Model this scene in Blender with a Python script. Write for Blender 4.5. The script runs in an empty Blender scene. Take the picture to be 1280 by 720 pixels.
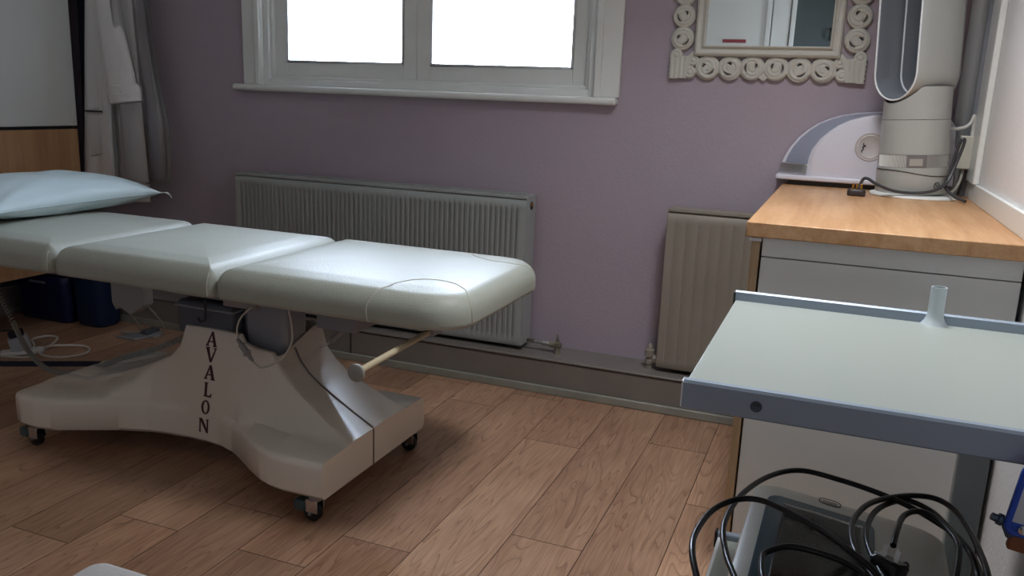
import bpy, bmesh, math, random
import numpy as np
from mathutils import Vector, Matrix, noise
from mathutils.bvhtree import BVHTree
random.seed(7)
PI = math.pi
C = bpy.context.scene.collection

# ------------------------------------------------------------------ helpers
def srgb(r, g, b):
    f = lambda c: ((c/255)/12.92 if c/255 <= .04045 else ((c/255+.055)/1.055)**2.4)
    return (f(r), f(g), f(b), 1)

def mat(name, col, rough=.5, metal=0, bump=0, bscale=60, var=0, vscale=3, coat=0, spec=.5, trans=0):
    m = bpy.data.materials.new(name); m.use_nodes = True
    nt = m.node_tree; b = nt.nodes['Principled BSDF']
    b.inputs['Base Color'].default_value = col
    b.inputs['Roughness'].default_value = rough
    b.inputs['Metallic'].default_value = metal
    b.inputs['Coat Weight'].default_value = coat
    b.inputs['Coat Roughness'].default_value = .08
    b.inputs['Specular IOR Level'].default_value = spec
    if trans: b.inputs['Transmission Weight'].default_value = trans
    tc = nt.nodes.new('ShaderNodeTexCoord')
    if var:
        n = nt.nodes.new('ShaderNodeTexNoise'); n.inputs['Scale'].default_value = vscale; n.inputs['Detail'].default_value = 5
        r = nt.nodes.new('ShaderNodeMapRange'); r.inputs['From Min'].default_value = .3; r.inputs['From Max'].default_value = .7
        r.inputs['To Min'].default_value = 1-var; r.inputs['To Max'].default_value = 1+var*.5
        x = nt.nodes.new('ShaderNodeMix'); x.data_type = 'RGBA'; x.blend_type = 'MULTIPLY'; x.inputs[0].default_value = 1
        x.inputs[6].default_value = col
        nt.links.new(tc.outputs['Object'], n.inputs['Vector']); nt.links.new(n.outputs['Fac'], r.inputs['Value'])
        nt.links.new(r.outputs[0], x.inputs[7]); nt.links.new(x.outputs[2], b.inputs['Base Color'])
    if bump:
        n = nt.nodes.new('ShaderNodeTexNoise'); n.inputs['Scale'].default_value = bscale; n.inputs['Detail'].default_value = 4
        p = nt.nodes.new('ShaderNodeBump'); p.inputs['Strength'].default_value = bump; p.inputs['Distance'].default_value = .004
        nt.links.new(tc.outputs['Object'], n.inputs['Vector']); nt.links.new(n.outputs['Fac'], p.inputs['Height'])
        nt.links.new(p.outputs[0], b.inputs['Normal'])
    return m

def wood(name, c1, c2, axis='y', scale=6, rough=.35, coat=0):
    m = bpy.data.materials.new(name); m.use_nodes = True
    nt = m.node_tree; b = nt.nodes['Principled BSDF']; b.inputs['Roughness'].default_value = rough
    b.inputs['Coat Weight'].default_value = coat
    tc = nt.nodes.new('ShaderNodeTexCoord'); mp = nt.nodes.new('ShaderNodeMapping')
    s = {'x': (.07, 1, 1), 'y': (1, .07, 1), 'z': (1, 1, .07)}[axis]
    mp.inputs['Scale'].default_value = [v*scale for v in s]
    n = nt.nodes.new('ShaderNodeTexNoise'); n.inputs['Scale'].default_value = 3; n.inputs['Detail'].default_value = 8
    n.inputs['Distortion'].default_value = .6
    n2 = nt.nodes.new('ShaderNodeTexNoise'); n2.inputs['Scale'].default_value = 25; n2.inputs['Detail'].default_value = 3
    ad = nt.nodes.new('ShaderNodeMath'); ad.operation = 'MULTIPLY_ADD'; ad.inputs[1].default_value = .35
    r = nt.nodes.new('ShaderNodeValToRGB'); r.color_ramp.elements[0].color = c1; r.color_ramp.elements[1].color = c2
    r.color_ramp.elements[0].position = .45; r.color_ramp.elements[1].position = .85
    L = nt.links.new
    L(tc.outputs['Object'], mp.inputs[0]); L(mp.outputs[0], n.inputs['Vector']); L(mp.outputs[0], n2.inputs['Vector'])
    L(n2.outputs['Fac'], ad.inputs[0]); L(n.outputs['Fac'], ad.inputs[2]); L(ad.outputs[0], r.inputs[0]); L(r.outputs[0], b.inputs['Base Color'])
    return m

def wloc(o):
    v = Vector((0, 0, 0))
    while o: v += o.location; o = o.parent
    return v

def link(name, me, m, parent=None, smooth=True, loc=None, bevel=0, angle=.7, bseg=2):
    off = wloc(parent) if parent else Vector((0, 0, 0))
    if loc is None:
        if parent or not me.vertices: loc = off
        else:
            xs = [v.co for v in me.vertices]
            loc = Vector(((min(v.x for v in xs)+max(v.x for v in xs))/2, (min(v.y for v in xs)+max(v.y for v in xs))/2, min(v.z for v in xs)))
    loc = Vector(loc)
    me.transform(Matrix.Translation(-loc))
    o = bpy.data.objects.new(name, me); C.objects.link(o)
    if parent: o.parent = parent; o.location = loc-off
    else: o.location = loc
    if m: me.materials.append(m)
    if smooth:
        for p in me.polygons: p.use_smooth = True
        me.set_sharp_from_angle(angle=angle)
    if bevel:
        md = o.modifiers.new('bevel', 'BEVEL'); md.width = bevel; md.segments = bseg; md.limit_method = 'ANGLE'; md.angle_limit = .8
        md.harden_normals = False
    return o

class MB:
    def __init__(s, T=None): s.v = []; s.f = []; s.T = T
    def add(s, vs, fs):
        n = len(s.v); s.v += [tuple(v) for v in vs]; s.f += [tuple(i+n for i in f) for f in fs]; return s
    def box(s, x0, x1, y0, y1, z0, z1):
        return s.add([(x0,y0,z0),(x1,y0,z0),(x1,y1,z0),(x0,y1,z0),(x0,y0,z1),(x1,y0,z1),(x1,y1,z1),(x0,y1,z1)],
                     [(0,3,2,1),(4,5,6,7),(0,1,5,4),(1,2,6,5),(2,3,7,6),(3,0,4,7)])
    def rings(s, R, cap0=True, cap1=True, closed=True):
        n = len(R[0]); vs = [p for r in R for p in r]; fs = []
        for i in range(len(R)-1):
            for j in range(n if closed else n-1):
                k = (j+1) % n
                fs.append((i*n+j, i*n+k, (i+1)*n+k, (i+1)*n+j))
        if cap0: fs.append(tuple(reversed(range(n))))
        if cap1: fs.append(tuple((len(R)-1)*n+j for j in range(n)))
        return s.add(vs, fs)
    def cyl(s, p0, p1, r0, r1=None, seg=24):
        r1 = r0 if r1 is None else r1
        p0 = Vector(p0); p1 = Vector(p1); d = (p1-p0).normalized()
        a = d.orthogonal().normalized(); b = d.cross(a)
        R = [[p+(a*math.cos(2*PI*k/seg)+b*math.sin(2*PI*k/seg))*r for k in range(seg)] for p, r in ((p0, r0), (p1, r1))]
        return s.rings(R)
    def lathe(s, c, axis, prof, seg=32):
        c = Vector(c); d = Vector(axis).normalized(); a = d.orthogonal().normalized(); b = d.cross(a)
        R = [[c+d*h+(a*math.cos(2*PI*k/seg)+b*math.sin(2*PI*k/seg))*max(r, 1e-4) for k in range(seg)] for r, h in prof]
        return s.rings(R)
    def tube(s, pts, r, seg=8, sub=8, smooth=True, closed=False):
        P = [Vector(p) for p in pts]
        if smooth: P = spline(P, sub, closed)
        n = len(P); T = []
        for i in range(n):
            if closed: T.append((P[(i+1) % n]-P[i-1]).normalized())
            else: T.append((P[min(i+1, n-1)]-P[max(i-1, 0)]).normalized())
        a = T[0].orthogonal().normalized(); R = []
        for i in range(n):
            a = (a-T[i]*a.dot(T[i])).normalized(); b = T[i].cross(a)
            rr = r(i/(n-1)) if callable(r) else r
            R.append([P[i]+(a*math.cos(2*PI*k/seg)+b*math.sin(2*PI*k/seg))*rr for k in range(seg)])
        if closed: R.append(R[0]); return s.rings(R, False, False)
        return s.rings(R)
    def prism(s, poly, f0, f1):
        n = len(poly); a = [f0(*p) for p in poly]; b = [f1(*p) for p in poly]
        return s.add(a+b, [tuple(range(n)), tuple(reversed(range(n, 2*n)))]+[(i, i+n, (i+1) % n+n, (i+1) % n) for i in range(n)])
    def build(s, name, m, parent=None, **k):
        me = bpy.data.meshes.new(name)
        vs = [s.T @ Vector(v) for v in s.v] if s.T else s.v
        me.from_pydata([tuple(v) for v in vs], [], s.f)
        bm = bmesh.new(); bm.from_mesh(me)
        bmesh.ops.remove_doubles(bm, verts=bm.verts, dist=1e-6)
        bmesh.ops.recalc_face_normals(bm, faces=bm.faces); bm.to_mesh(me); bm.free()
        return link(name, me, m, parent, **k)

def spline(P, sub=8, closed=False):
    n = len(P); out = []
    for i in range(n if closed else n-1):
        if closed: p0, p1, p2, p3 = P[i-1], P[i], P[(i+1) % n], P[(i+2) % n]
        else: p0, p1, p2, p3 = P[max(i-1, 0)], P[i], P[i+1], P[min(i+2, n-1)]
        for k in range(sub):
            t = k/sub
            out.append(.5*((2*p1)+(p2-p0)*t+(2*p0-5*p1+4*p2-p3)*t*t+(3*p1-p0-3*p2+p3)*t**3))
    if not closed: out.append(P[-1])
    return out

def thing(name, label, cat, loc, group=None):
    o = bpy.data.objects.new(name, None); C.objects.link(o); o.location = loc
    return tag(o, label, cat, group)
def tag(o, label, cat=None, group=None):
    o['label'] = label
    if cat: o['category'] = cat
    if group: o['group'] = group
    return o
def struct(o): o['kind'] = 'structure'; return o

def rrect(x0, x1, y0, y1, rad, seg=6):
    """rounded rectangle outline; rad = (r at x1y1, x0y1, x0y0, x1y0)"""
    if not isinstance(rad, tuple): rad = (rad,)*4
    out = []
    for (cx, cy, sx, sy, a0), r in zip(((x1, y1, -1, -1, 0), (x0, y1, 1, -1, 90), (x0, y0, 1, 1, 180), (x1, y0, -1, 1, 270)), rad):
        r = max(r, 1e-4)
        for k in range(seg+1):
            a = math.radians(a0+90*k/seg)
            out.append((cx+sx*r+math.cos(a)*r, cy+sy*r+math.sin(a)*r))
    return out

def cushion(mb, x0, x1, y0, y1, z0, z1, rad, et=.035, eb=.012, crown=.008, seg=8, warp=None):
    if not isinstance(rad, tuple): rad = (rad,)*4
    lv = []
    for k in range(5): a = k/4*PI/2; lv.append((eb*(1-math.sin(a)), z0+eb*(1-math.cos(a))))
    for k in range(9): a = k/8*PI/2; lv.append((et*(1-math.cos(a)), z1-et+et*math.sin(a)))
    hw = min(x1-x0, y1-y0)/2
    for d in (.02, .045, .08, .13, .19, .25):
        t = min(1, (et+d)/hw)
        lv.append((min(et+d, hw*.96), z1+crown*(1-(1-t)**2)))
    R = []
    for d, z in lv:
        o = rrect(x0+d, x1-d, y0+d, y1-d, tuple(max(r-d, .002) for r in rad), seg)
        R.append([(x, y, z) for x, y in o])
    if warp: R = [[warp(*p) for p in r] for r in R]
    return mb.rings(R)

# ------------------------------------------------------------------ materials
def wall_mat(name, c):
    return mat(name, c, rough=.75, bump=.25, bscale=90, var=.05, vscale=1.2, spec=.3)
M_lav = wall_mat('lavender_paint', srgb(177, 164, 174))
M_cream = wall_mat('cream_paint', srgb(226, 226, 226))
M_ceil = wall_mat('ceiling_paint', srgb(232, 230, 226))
M_white_gloss = mat('white_gloss_paint', srgb(232, 234, 230), .3, bump=.1, bscale=40, var=.04, vscale=5)
M_grey_gloss = mat('grey_gloss_paint', srgb(128, 122, 116), .35, bump=.12, bscale=50, var=.08, vscale=6)
M_rad = mat('radiator_enamel', srgb(166, 170, 168), .35, var=.05, vscale=4)
M_rad2 = mat('radiator_enamel_brown', srgb(150, 142, 130), .45, var=.06, vscale=4)  # browner, slightly darker tone than the long radiator
M_vinyl = mat('cream_vinyl', srgb(168, 171, 159), .45, bump=.2, bscale=220, var=.03, vscale=6, spec=.3)
M_shell = mat('white_glassfibre_shell', srgb(228, 219, 203), .25, coat=.4)
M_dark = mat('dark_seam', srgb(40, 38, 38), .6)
M_letter = mat('maroon_lettering', srgb(62, 18, 28), .4)
M_steel = mat('brushed_steel', srgb(150, 152, 158), .35, metal=.8)
M_greymetal = mat('grey_painted_metal', srgb(146, 148, 154), .4)
M_darkbox = mat('dark_grey_plastic', srgb(84, 90, 100), .45)
M_chrome = mat('chrome', srgb(200, 200, 200), .12, metal=1)
M_rubber = mat('black_rubber', srgb(26, 28, 30), .5)
M_black = mat('black_cable_plastic', srgb(14, 15, 20), .3)
M_cable = mat('beige_cable', srgb(196, 192, 180), .5)
M_wcable = mat('white_cable', srgb(215, 212, 205), .45)
M_lever = mat('cream_plastic', srgb(196, 182, 152), .45)
M_pillow = mat('white_pillow_cotton', srgb(205, 222, 224), .42, bump=.12, bscale=12, spec=.3)
M_oak = wood('oak_worktop', srgb(180, 130, 84), srgb(210, 166, 122), 'y', 7, .38)
M_oakedge = wood('oak_edge', srgb(168, 138, 104), srgb(196, 168, 132), 'z', 8, .5)
M_beech = wood('beech_laminate', srgb(176, 132, 92), srgb(206, 164, 120), 'z', 3, .4)
M_panel = mat('white_melamine', srgb(232, 234, 230), .35, var=.03, vscale=3)
M_board = mat('white_board', srgb(196, 196, 188), .4)
M_navy = mat('navy_plastic', srgb(14, 22, 70), .4)
M_teal = mat('petrol_blue_plastic', srgb(14, 40, 76), .4)
M_navycloth = mat('navy_cloth', srgb(24, 30, 52), .8)
M_coat = mat('white_lab_cotton', srgb(236, 234, 232), .8, bump=.2, bscale=300)
M_cream_inlay = mat('tray_laminate', srgb(166, 172, 165), .35)
M_tray = mat('blue_grey_aluminium', srgb(150, 162, 176), .38, metal=.25)
M_leg = mat('pale_blue_grey_enamel', srgb(200, 210, 214), .35)
M_device = mat('device_plastic', srgb(206, 204, 194), .4)
M_insert = mat('dark_teal_plastic', srgb(22, 64, 80), .3)
M_fan = mat('fan_white_plastic', srgb(172, 174, 170), .3)
M_fansilver = mat('fan_silver_plastic', srgb(150, 156, 164), .28, metal=.5)
M_rim = mat('fan_rim_white', srgb(235, 238, 240), .25)
M_grille = mat('fan_grille_plastic', srgb(150, 148, 146), .5)
M_appl = mat('appliance_white', srgb(222, 220, 230), .25)
M_visor = mat('appliance_visor', srgb(158, 164, 182), .15, coat=.6)
M_frame = mat('ivory_mirror_frame', srgb(200, 198, 188), .5, var=.05, vscale=12)
M_mirror = mat('mirror_silvering', (.86, .9, .9, 1), .01, metal=1)
M_brown = mat('copper_clip', srgb(128, 78, 50), .4, metal=.4)
M_blue = mat('bright_blue_plastic', srgb(20, 66, 170), .35)
M_brass = mat('brass', srgb(180, 140, 80), .25, metal=1)
M_foot = mat('black_plastic', srgb(16, 16, 18), .4)
M_greydoor = mat('dark_grey_door_paint', srgb(78, 88, 90), .5)
M_red = mat('red_plastic', srgb(150, 20, 45), .4)
M_taupe = mat('grey_suede', srgb(160, 154, 148), .85, bump=.3, bscale=200)
M_reveal = mat('outer_reveal_paint', srgb(150, 170, 205), .7)
M_tag = mat('tag_paper', srgb(196, 200, 206), .5)

def glass_mat(name, tint, gl=.08, rough=.02):
    m = bpy.data.materials.new(name); m.use_nodes = True; nt = m.node_tree
    for n in list(nt.nodes): nt.nodes.remove(n)
    o = nt.nodes.new('ShaderNodeOutputMaterial'); t = nt.nodes.new('ShaderNodeBsdfTransparent'); g = nt.nodes.new('ShaderNodeBsdfGlossy')
    t.inputs[0].default_value = tint; g.inputs['Roughness'].default_value = rough
    x = nt.nodes.new('ShaderNodeMixShader'); f = nt.nodes.new('ShaderNodeFresnel'); f.inputs[0].default_value = 1.45
    a = nt.nodes.new('ShaderNodeMath'); a.operation = 'ADD'; a.inputs[1].default_value = gl; a.use_clamp = True
    nt.links.new(f.outputs[0], a.inputs[0]); nt.links.new(a.outputs[0], x.inputs[0]); nt.links.new(t.outputs[0], x.inputs[1]); nt.links.new(g.outputs[0], x.inputs[2]); nt.links.new(x.outputs[0], o.inputs[0])
    return m
M_glass = glass_mat('window_glass', (.97, .985, 1, 1), 0)
M_film = glass_mat('clear_polythene', (.80, .84, .85, 1), .015, .15)
M_veil = glass_mat('clear_garment_cover', (.88, .88, .88, 1), .06, .3)

# floor boards: one mesh, each board has its own tone and grain offset
def floor_mat():
    m = bpy.data.materials.new('oak_laminate_boards'); m.use_nodes = True; nt = m.node_tree; b = nt.nodes['Principled BSDF']
    L = nt.links.new
    tc = nt.nodes.new('ShaderNodeTexCoord'); at = nt.nodes.new('ShaderNodeAttribute'); at.attribute_name = 'board'
    mul = nt.nodes.new('ShaderNodeVectorMath'); mul.operation = 'SCALE'; mul.inputs['Scale'].default_value = 37.
    add = nt.nodes.new('ShaderNodeVectorMath'); add.operation = 'ADD'
    L(at.outputs['Color'], mul.inputs[0]); L(tc.outputs['Object'], add.inputs[0]); L(mul.outputs[0], add.inputs[1])
    mp = nt.nodes.new('ShaderNodeMapping'); mp.inputs['Scale'].default_value = (9, .95, 1); L(add.outputs[0], mp.inputs[0])
    n = nt.nodes.new('ShaderNodeTexNoise'); n.inputs['Scale'].default_value = 1.3; n.inputs['Detail'].default_value = 2; n.inputs['Distortion'].default_value = .5
    L(mp.outputs[0], n.inputs['Vector'])
    # cathedral rings from contours of a smooth noise
    k = nt.nodes.new('ShaderNodeMath'); k.operation = 'MULTIPLY'; k.inputs[1].default_value = 13; L(n.outputs['Fac'], k.inputs[0])
    fr = nt.nodes.new('ShaderNodeMath'); fr.operation = 'FRACT'; L(k.outputs[0], fr.inputs[0])
    mp2 = nt.nodes.new('ShaderNodeMapping'); mp2.inputs['Scale'].default_value = (110, 7, 1); L(add.outputs[0], mp2.inputs[0])
    n2 = nt.nodes.new('ShaderNodeTexNoise'); n2.inputs['Scale'].default_value = 1.2; n2.inputs['Detail'].default_value = 5; L(mp2.outputs[0], n2.inputs['Vector'])
    pw = nt.nodes.new('ShaderNodeMath'); pw.operation = 'POWER'; pw.inputs[1].default_value = 7; L(fr.outputs[0], pw.inputs[0])
    s1 = nt.nodes.new('ShaderNodeMath'); s1.operation = 'MULTIPLY'; L(pw.outputs[0], s1.inputs[0]); L(n2.outputs['Fac'], s1.inputs[1])
    n3 = nt.nodes.new('ShaderNodeTexNoise'); n3.inputs['Scale'].default_value = .8; n3.inputs['Detail'].default_value = 3
    mp3 = nt.nodes.new('ShaderNodeMapping'); mp3.inputs['Scale'].default_value = (4, 1.2, 1); L(add.outputs[0], mp3.inputs[0]); L(mp3.outputs[0], n3.inputs['Vector'])
    ramp = nt.nodes.new('ShaderNodeValToRGB'); e = ramp.color_ramp.elements
    e[0].position = .3; e[0].color = srgb(144, 104, 80); e[1].position = .72; e[1].color = srgb(204, 166, 136)
    mid = nt.nodes.new('ShaderNodeMath'); mid.operation = 'MULTIPLY_ADD'; mid.inputs[1].default_value = .45
    L(n2.outputs['Fac'], mid.inputs[0]); sc = nt.nodes.new('ShaderNodeMath'); sc.operation = 'MULTIPLY'; sc.inputs[1].default_value = .55; L(n3.outputs['Fac'], sc.inputs[0]); L(sc.outputs[0], mid.inputs[2])
    L(mid.outputs[0], ramp.inputs[0])
    dk = nt.nodes.new('ShaderNodeMix'); dk.data_type = 'RGBA'; dk.blend_type = 'MIX'
    f = nt.nodes.new('ShaderNodeMath'); f.operation = 'MULTIPLY'; f.inputs[1].default_value = 1.3; f.use_clamp = True; L(s1.outputs[0], f.inputs[0])
    L(f.outputs[0], dk.inputs[0]); L(ramp.outputs[0], dk.inputs[6]); dk.inputs[7].default_value = srgb(104, 72, 54)
    tone = nt.nodes.new('ShaderNodeMix'); tone.data_type = 'RGBA'; tone.blend_type = 'MULTIPLY'; tone.inputs[0].default_value = 1
    sp = nt.nodes.new('ShaderNodeSeparateColor'); L(at.outputs['Color'], sp.inputs[0])
    tr = nt.nodes.new('ShaderNodeMapRange'); tr.inputs['To Min'].default_value = .8; tr.inputs['To Max'].default_value = 1.1; L(sp.outputs[2], tr.inputs[0])
    L(dk.outputs[2], tone.inputs[6]); L(tr.outputs[0], tone.inputs[7]); L(tone.outputs[2], b.inputs['Base Color'])
    b.inputs['Roughness'].default_value = .38
    bp = nt.nodes.new('ShaderNodeBump'); bp.inputs['Strength'].default_value = .25; bp.inputs['Distance'].default_value = .001
    L(s1.outputs[0], bp.inputs['Height']); bp.invert = True; L(bp.outputs[0], b.inputs['Normal'])
    return m

# ------------------------------------------------------------------ room shell
XL, XR, YB, YR, ZC = -4.1, .41, 3.33, -1.8, 2.5
def make_floor():
    known = {1: [2.41], 0: [2.821], -1: [2.005], -2: [2.66], -3: [1.796], -4: [2.897], -5: [1.807], -7: [1.45]}
    W = .2095; vs = []; fs = []; cols = []
    rnd = random.Random(3); g = .0011
    for r in range(-19, 5):
        x0 = -.329+(r-1)*W+.0; x1 = x0+W
        x0c, x1c = max(x0, XL-.2), min(x1, XR+.3)
        if x0c >= x1c: continue
        j = known.get(r, [rnd.uniform(1, 2.2)])[0]
        ys = sorted([j+k*1.28 for k in range(-6, 5)])
        for a, b in zip(ys, ys[1:]):
            a = max(a, YR-.2); b = min(b, YB+.2)
            if b <= a: continue
            n = len(vs); c = (rnd.random(), rnd.random(), rnd.random(), 1)
            q = [(x0c, a), (x1c, a), (x1c, b), (x0c, b)]; i = [(x0c+g, a+g), (x1c-g, a+g), (x1c-g, b-g), (x0c+g, b-g)]
            vs += [(x, y, -.0025) for x, y in q]+[(x, y, 0) for x, y in i]
            F = [(n+4, n+5, n+6, n+7)]+[(n+k, n+(k+1) % 4, n+4+(k+1) % 4, n+4+k) for k in range(4)]
            fs += F; cols += [c]*20
    n = len(vs); a, b, c, d = XL-.2, XR+.3, YR-.2, YB+.2
    vs += [(a,c,-.1),(b,c,-.1),(b,d,-.1),(a,d,-.1),(a,c,-.0026),(b,c,-.0026),(b,d,-.0026),(a,d,-.0026)]
    F = [(0,3,2,1),(0,1,5,4),(1,2,6,5),(2,3,7,6),(3,0,4,7)]
    fs += [tuple(n+i for i in f) for f in F]; cols += [(0, 0, 0, 1)]*20
    me = bpy.data.meshes.new('floor'); me.from_pydata(vs, [], fs)
    at = me.color_attributes.new('board', 'FLOAT_COLOR', 'CORNER')
    at.data.foreach_set('color', [x for c_ in cols for x in c_])
    me.materials.append(floor_mat()); me.materials.append(mat('board_joint', srgb(70, 48, 37), .6))
    for p in me.polygons: p.material_index = 1 if abs(p.normal.z) < .98 and p.center.z > -.01 else 0
    return link('floor', me, None, smooth=False)
struct(make_floor())
struct(MB().box(XL-.2, XR+.3, YR-.2, YB+.3, ZC, ZC+.1).build('ceiling', M_ceil, smooth=False))
WX0, WX1, WZ0, WZ1 = -2.575, -.965, 1.215, 1.90       # window opening in the back wall
b = MB()
b.box(XL-.2, WX0, YB, YB+.3, 0, ZC).box(WX1, XR+.3, YB, YB+.3, 0, ZC).box(WX0, WX1, YB, YB+.3, 0, WZ0).box(WX0, WX1, YB, YB+.3, WZ1, ZC)
struct(b.build('wall_back', M_lav, smooth=False))
struct(MB().box(XL-.2, XL, YR, YB, 0, ZC).build('wall_left', M_lav, smooth=False))
SY0, SY1, SZ0, SZ1 = -1.5, -.9, 1.1, 2.1               # unseen window added in the right wall, behind the camera, for extra daylight
b = MB()
b.box(XR, XR+.25, SY1, YB, 0, ZC).box(XR, XR+.25, YR, SY0, 0, ZC).box(XR, XR+.25, SY0, SY1, 0, SZ0).box(XR, XR+.25, SY0, SY1, SZ1, ZC)
struct(b.build('wall_right', M_cream, smooth=False))
struct(MB().box(XL-.2, XR+.3, YR-.2, YR, 0, ZC).build('wall_rear', M_cream, smooth=False))

# rear wall as seen in the mirror
w = struct(MB().box(-1.75, -.82, YR, YR+.04, 0, 2.25).build('door_2', M_panel, bevel=.004))
MB().box(-1.83, -1.75, YR, YR+.05, 0, 2.33).box(-1.75, -.74, YR, YR+.05, 2.25, 2.33).build('door_frame', M_white_gloss, w, bevel=.004)
MB().lathe((-1.68, YR+.04, 1.0), (0, 1, 0), [(.008, 0), (.008, .03), (.024, .035), (.027, .05), (.02, .065), (.0, .068)]).build('door_handle', M_chrome, w)
w = struct(MB().box(-.56, .26, YR, YR+.04, 0, 2.25).build('door_1', M_greydoor, bevel=.004))
MB().box(-.82, -.775, YR, YR+.06, 0, 2.33).box(-.765, -.61, YR, YR+.045, 0, 2.33).box(-.60, -.56, YR, YR+.06, 0, 2.33).box(.26, .33, YR, YR+.05, 0, 2.33).build('door_frame', M_white_gloss, w, bevel=.004)
MB().tube([(-.25, YR+.04, 1.92), (-.25, YR+.07, 1.9), (-.25, YR+.075, 1.84), (-.25, YR+.05, 1.82)], .008).build('coat_hook', M_rubber, w)
tag(MB().box(-1.2, -.985, YR+.04, YR+.055, 1.785, 1.815).build('door_sign', M_red, bevel=.002), 'thin red strip sign on the white door seen in the mirror', 'sign')

# boxed pipe run and skirting along back wall and left wall
SK = 3.14
def roughline(y, amp, seed):
    return 0
b = MB().box(-3.94, -.17, SK+.004, YB, .0, .138)
o = struct(b.build('trim_1', M_grey_gloss, bevel=.002))
MB().box(-3.94, -.17, SK, YB, .1405, .150).build('pipe_box_lid', M_grey_gloss, o, bevel=.003)
MB().box(-3.945, -.17, SK+.0015, SK+.02, .1375, .141).build('lid_joint', M_dark, o, smooth=False)
MB().box(-1.995, -1.99, SK+.001, SK+.006, .03, .138).build('box_joint', M_dark, o, smooth=False)
o = struct(MB().box(-3.95, -.17, SK-.011, SK+.004, 0, .034).build('baseboard_back', mat('skirting_paint', srgb(150, 148, 138), .45, bump=.3, bscale=25, var=.15, vscale=9), bevel=.004))
o = struct(MB().box(XL, -3.94, YR, SK+.004, 0, .138).build('trim_2', M_grey_gloss, bevel=.002))
MB().box(XL, -3.936, YR, YB, .1405, .150).build('pipe_box_lid', M_grey_gloss, o, bevel=.003)
struct(MB().box(-3.944, -3.929, YR, SK-.011, 0, .034).build('baseboard_left', M_grey_gloss, bevel=.004))

# ------------------------------------------------------------------ windows
def make_window(name, x0, x1, z0, z1, sash_edges, T=None):
    """casement window, wall face at y=YB (mapped by T for the other wall)"""
    j = MB(T)
    # reveal lining with stepped stops
    j.box(x0, x0+.028, YB-.005, YB+.15, z0, z1).box(x1-.028, x1, YB-.005, YB+.15, z0, z1)
    j.box(x0, x1, YB-.005, YB+.15, z1-.03, z1).box(x0+.028, x1-.028, YB-.005, YB+.15, z0, z0+.028)
    j.box(x0+.028, x0+.043, YB+.012, YB+.15, z0+.028, z1-.03).box(x1-.043, x1-.028, YB+.012, YB+.15, z0+.028, z1-.03)
    j.box(x0+.043, x1-.043, YB+.012, YB+.15, z0+.028, z0+.042)
    root = struct(j.build(name, M_white_gloss, bevel=.003))
    c = MB(T)
    for a, b_ in ((x0-.105, x0-.0), (x1, x1+.105)):
        c.box(a, b_, YB-.022, YB, z0, z1+.1)
    c.box(x0-.105, x1+.105, YB-.022, YB, z1, z1+.1)
    c.box(x0-.03, x0-.004, YB-.034, YB-.02, z0, z1+.03).box(x1+.004, x1+.03, YB-.034, YB-.02, z0, z1+.03).box(x0-.03, x1+.03, YB-.034, YB-.02, z1+.004, z1+.03)
    c.build('window_frame', M_white_gloss, root, bevel=.004)
    s = MB(T).box(x0-.158, x1+.1, YB-.045, YB+.06, z0-.03, z0)
    s.build('window_sill', M_white_gloss, root, bevel=.012, bseg=4)
    for a, b_ in sash_edges:
        f = MB(T); y0, y1 = YB+.03, YB+.075; z0s, z1s = z0+.041, z1-.029; t = .066
        f.box(a, a+t, y0, y1, z0s, z1s).box(b_-t, b_, y0, y1, z0s, z1s).box(a+t, b_-t, y0, y1, z0s, z0s+t).box(a+t, b_-t, y0, y1, z1s-t, z1s)
        so = f.build('window_sash', M_white_gloss, root, bevel=.003)
        g = MB(T); t2 = t; w_ = .009
        for q in ((a+t2, a+t2+w_, z0s+t2, z1s-t2), (b_-t2-w_, b_-t2, z0s+t2, z1s-t2), (a+t2, b_-t2, z0s+t2, z0s+t2+w_), (a+t2, b_-t2, z1s-t2-w_, z1s-t2)):
            g.box(q[0], q[1], y0-.004, y0+.012, q[2], q[3])
        g.build('glazing_bead', M_rim, so, bevel=.002)
        MB(T).box(a+t-.005, b_-t+.005, y0+.018, y0+.024, z0s+t-.005, z1s-t+.005).build('pane', M_glass, so, smooth=False)
    MB(T).box(x0, x0+.012, YB+.15, YB+.3, z0, z1).box(x1-.012, x1, YB+.15, YB+.3, z0, z1).box(x0, x1, YB+.15, YB+.3, z0, z0+.012).build('outer_reveal', M_reveal, root)
    a_ = sash_edges[0][1]; MB(T).box(a_-.02, a_+.02, YB+.074, YB+.09, z0+.03, z1-.03).build('meeting_strip', M_white_gloss, root)
    return root
w1 = make_window('window_1', WX0, WX1, WZ0, WZ1, [(-2.534, -1.7885), (-1.7875, -1.006)])
w1.children[0].name = 'window_frame'
for x in (-2.536, -1.006):
    h = MB()
    for k, (a, b_) in enumerate(((1.43, 1.447), (1.449, 1.481), (1.483, 1.5))): h.cyl((x, YB+.027, a), (x, YB+.027, b_), .0065 if k != 1 else .0055, seg=12)
    h.build('hinge', M_white_gloss if x < -2 else M_steel, w1)
Tr = Matrix.Translation((XR, 0, 0)) @ Matrix.Rotation(-PI/2, 4, 'Z') @ Matrix.Translation((0, -YB, 0))
make_window('added_side_window', -SY1, -SY0, SZ0, SZ1, [(-SY1+.044, -.004), (.004, -SY0-.044)], Tr)  # the added side window, out of view

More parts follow.
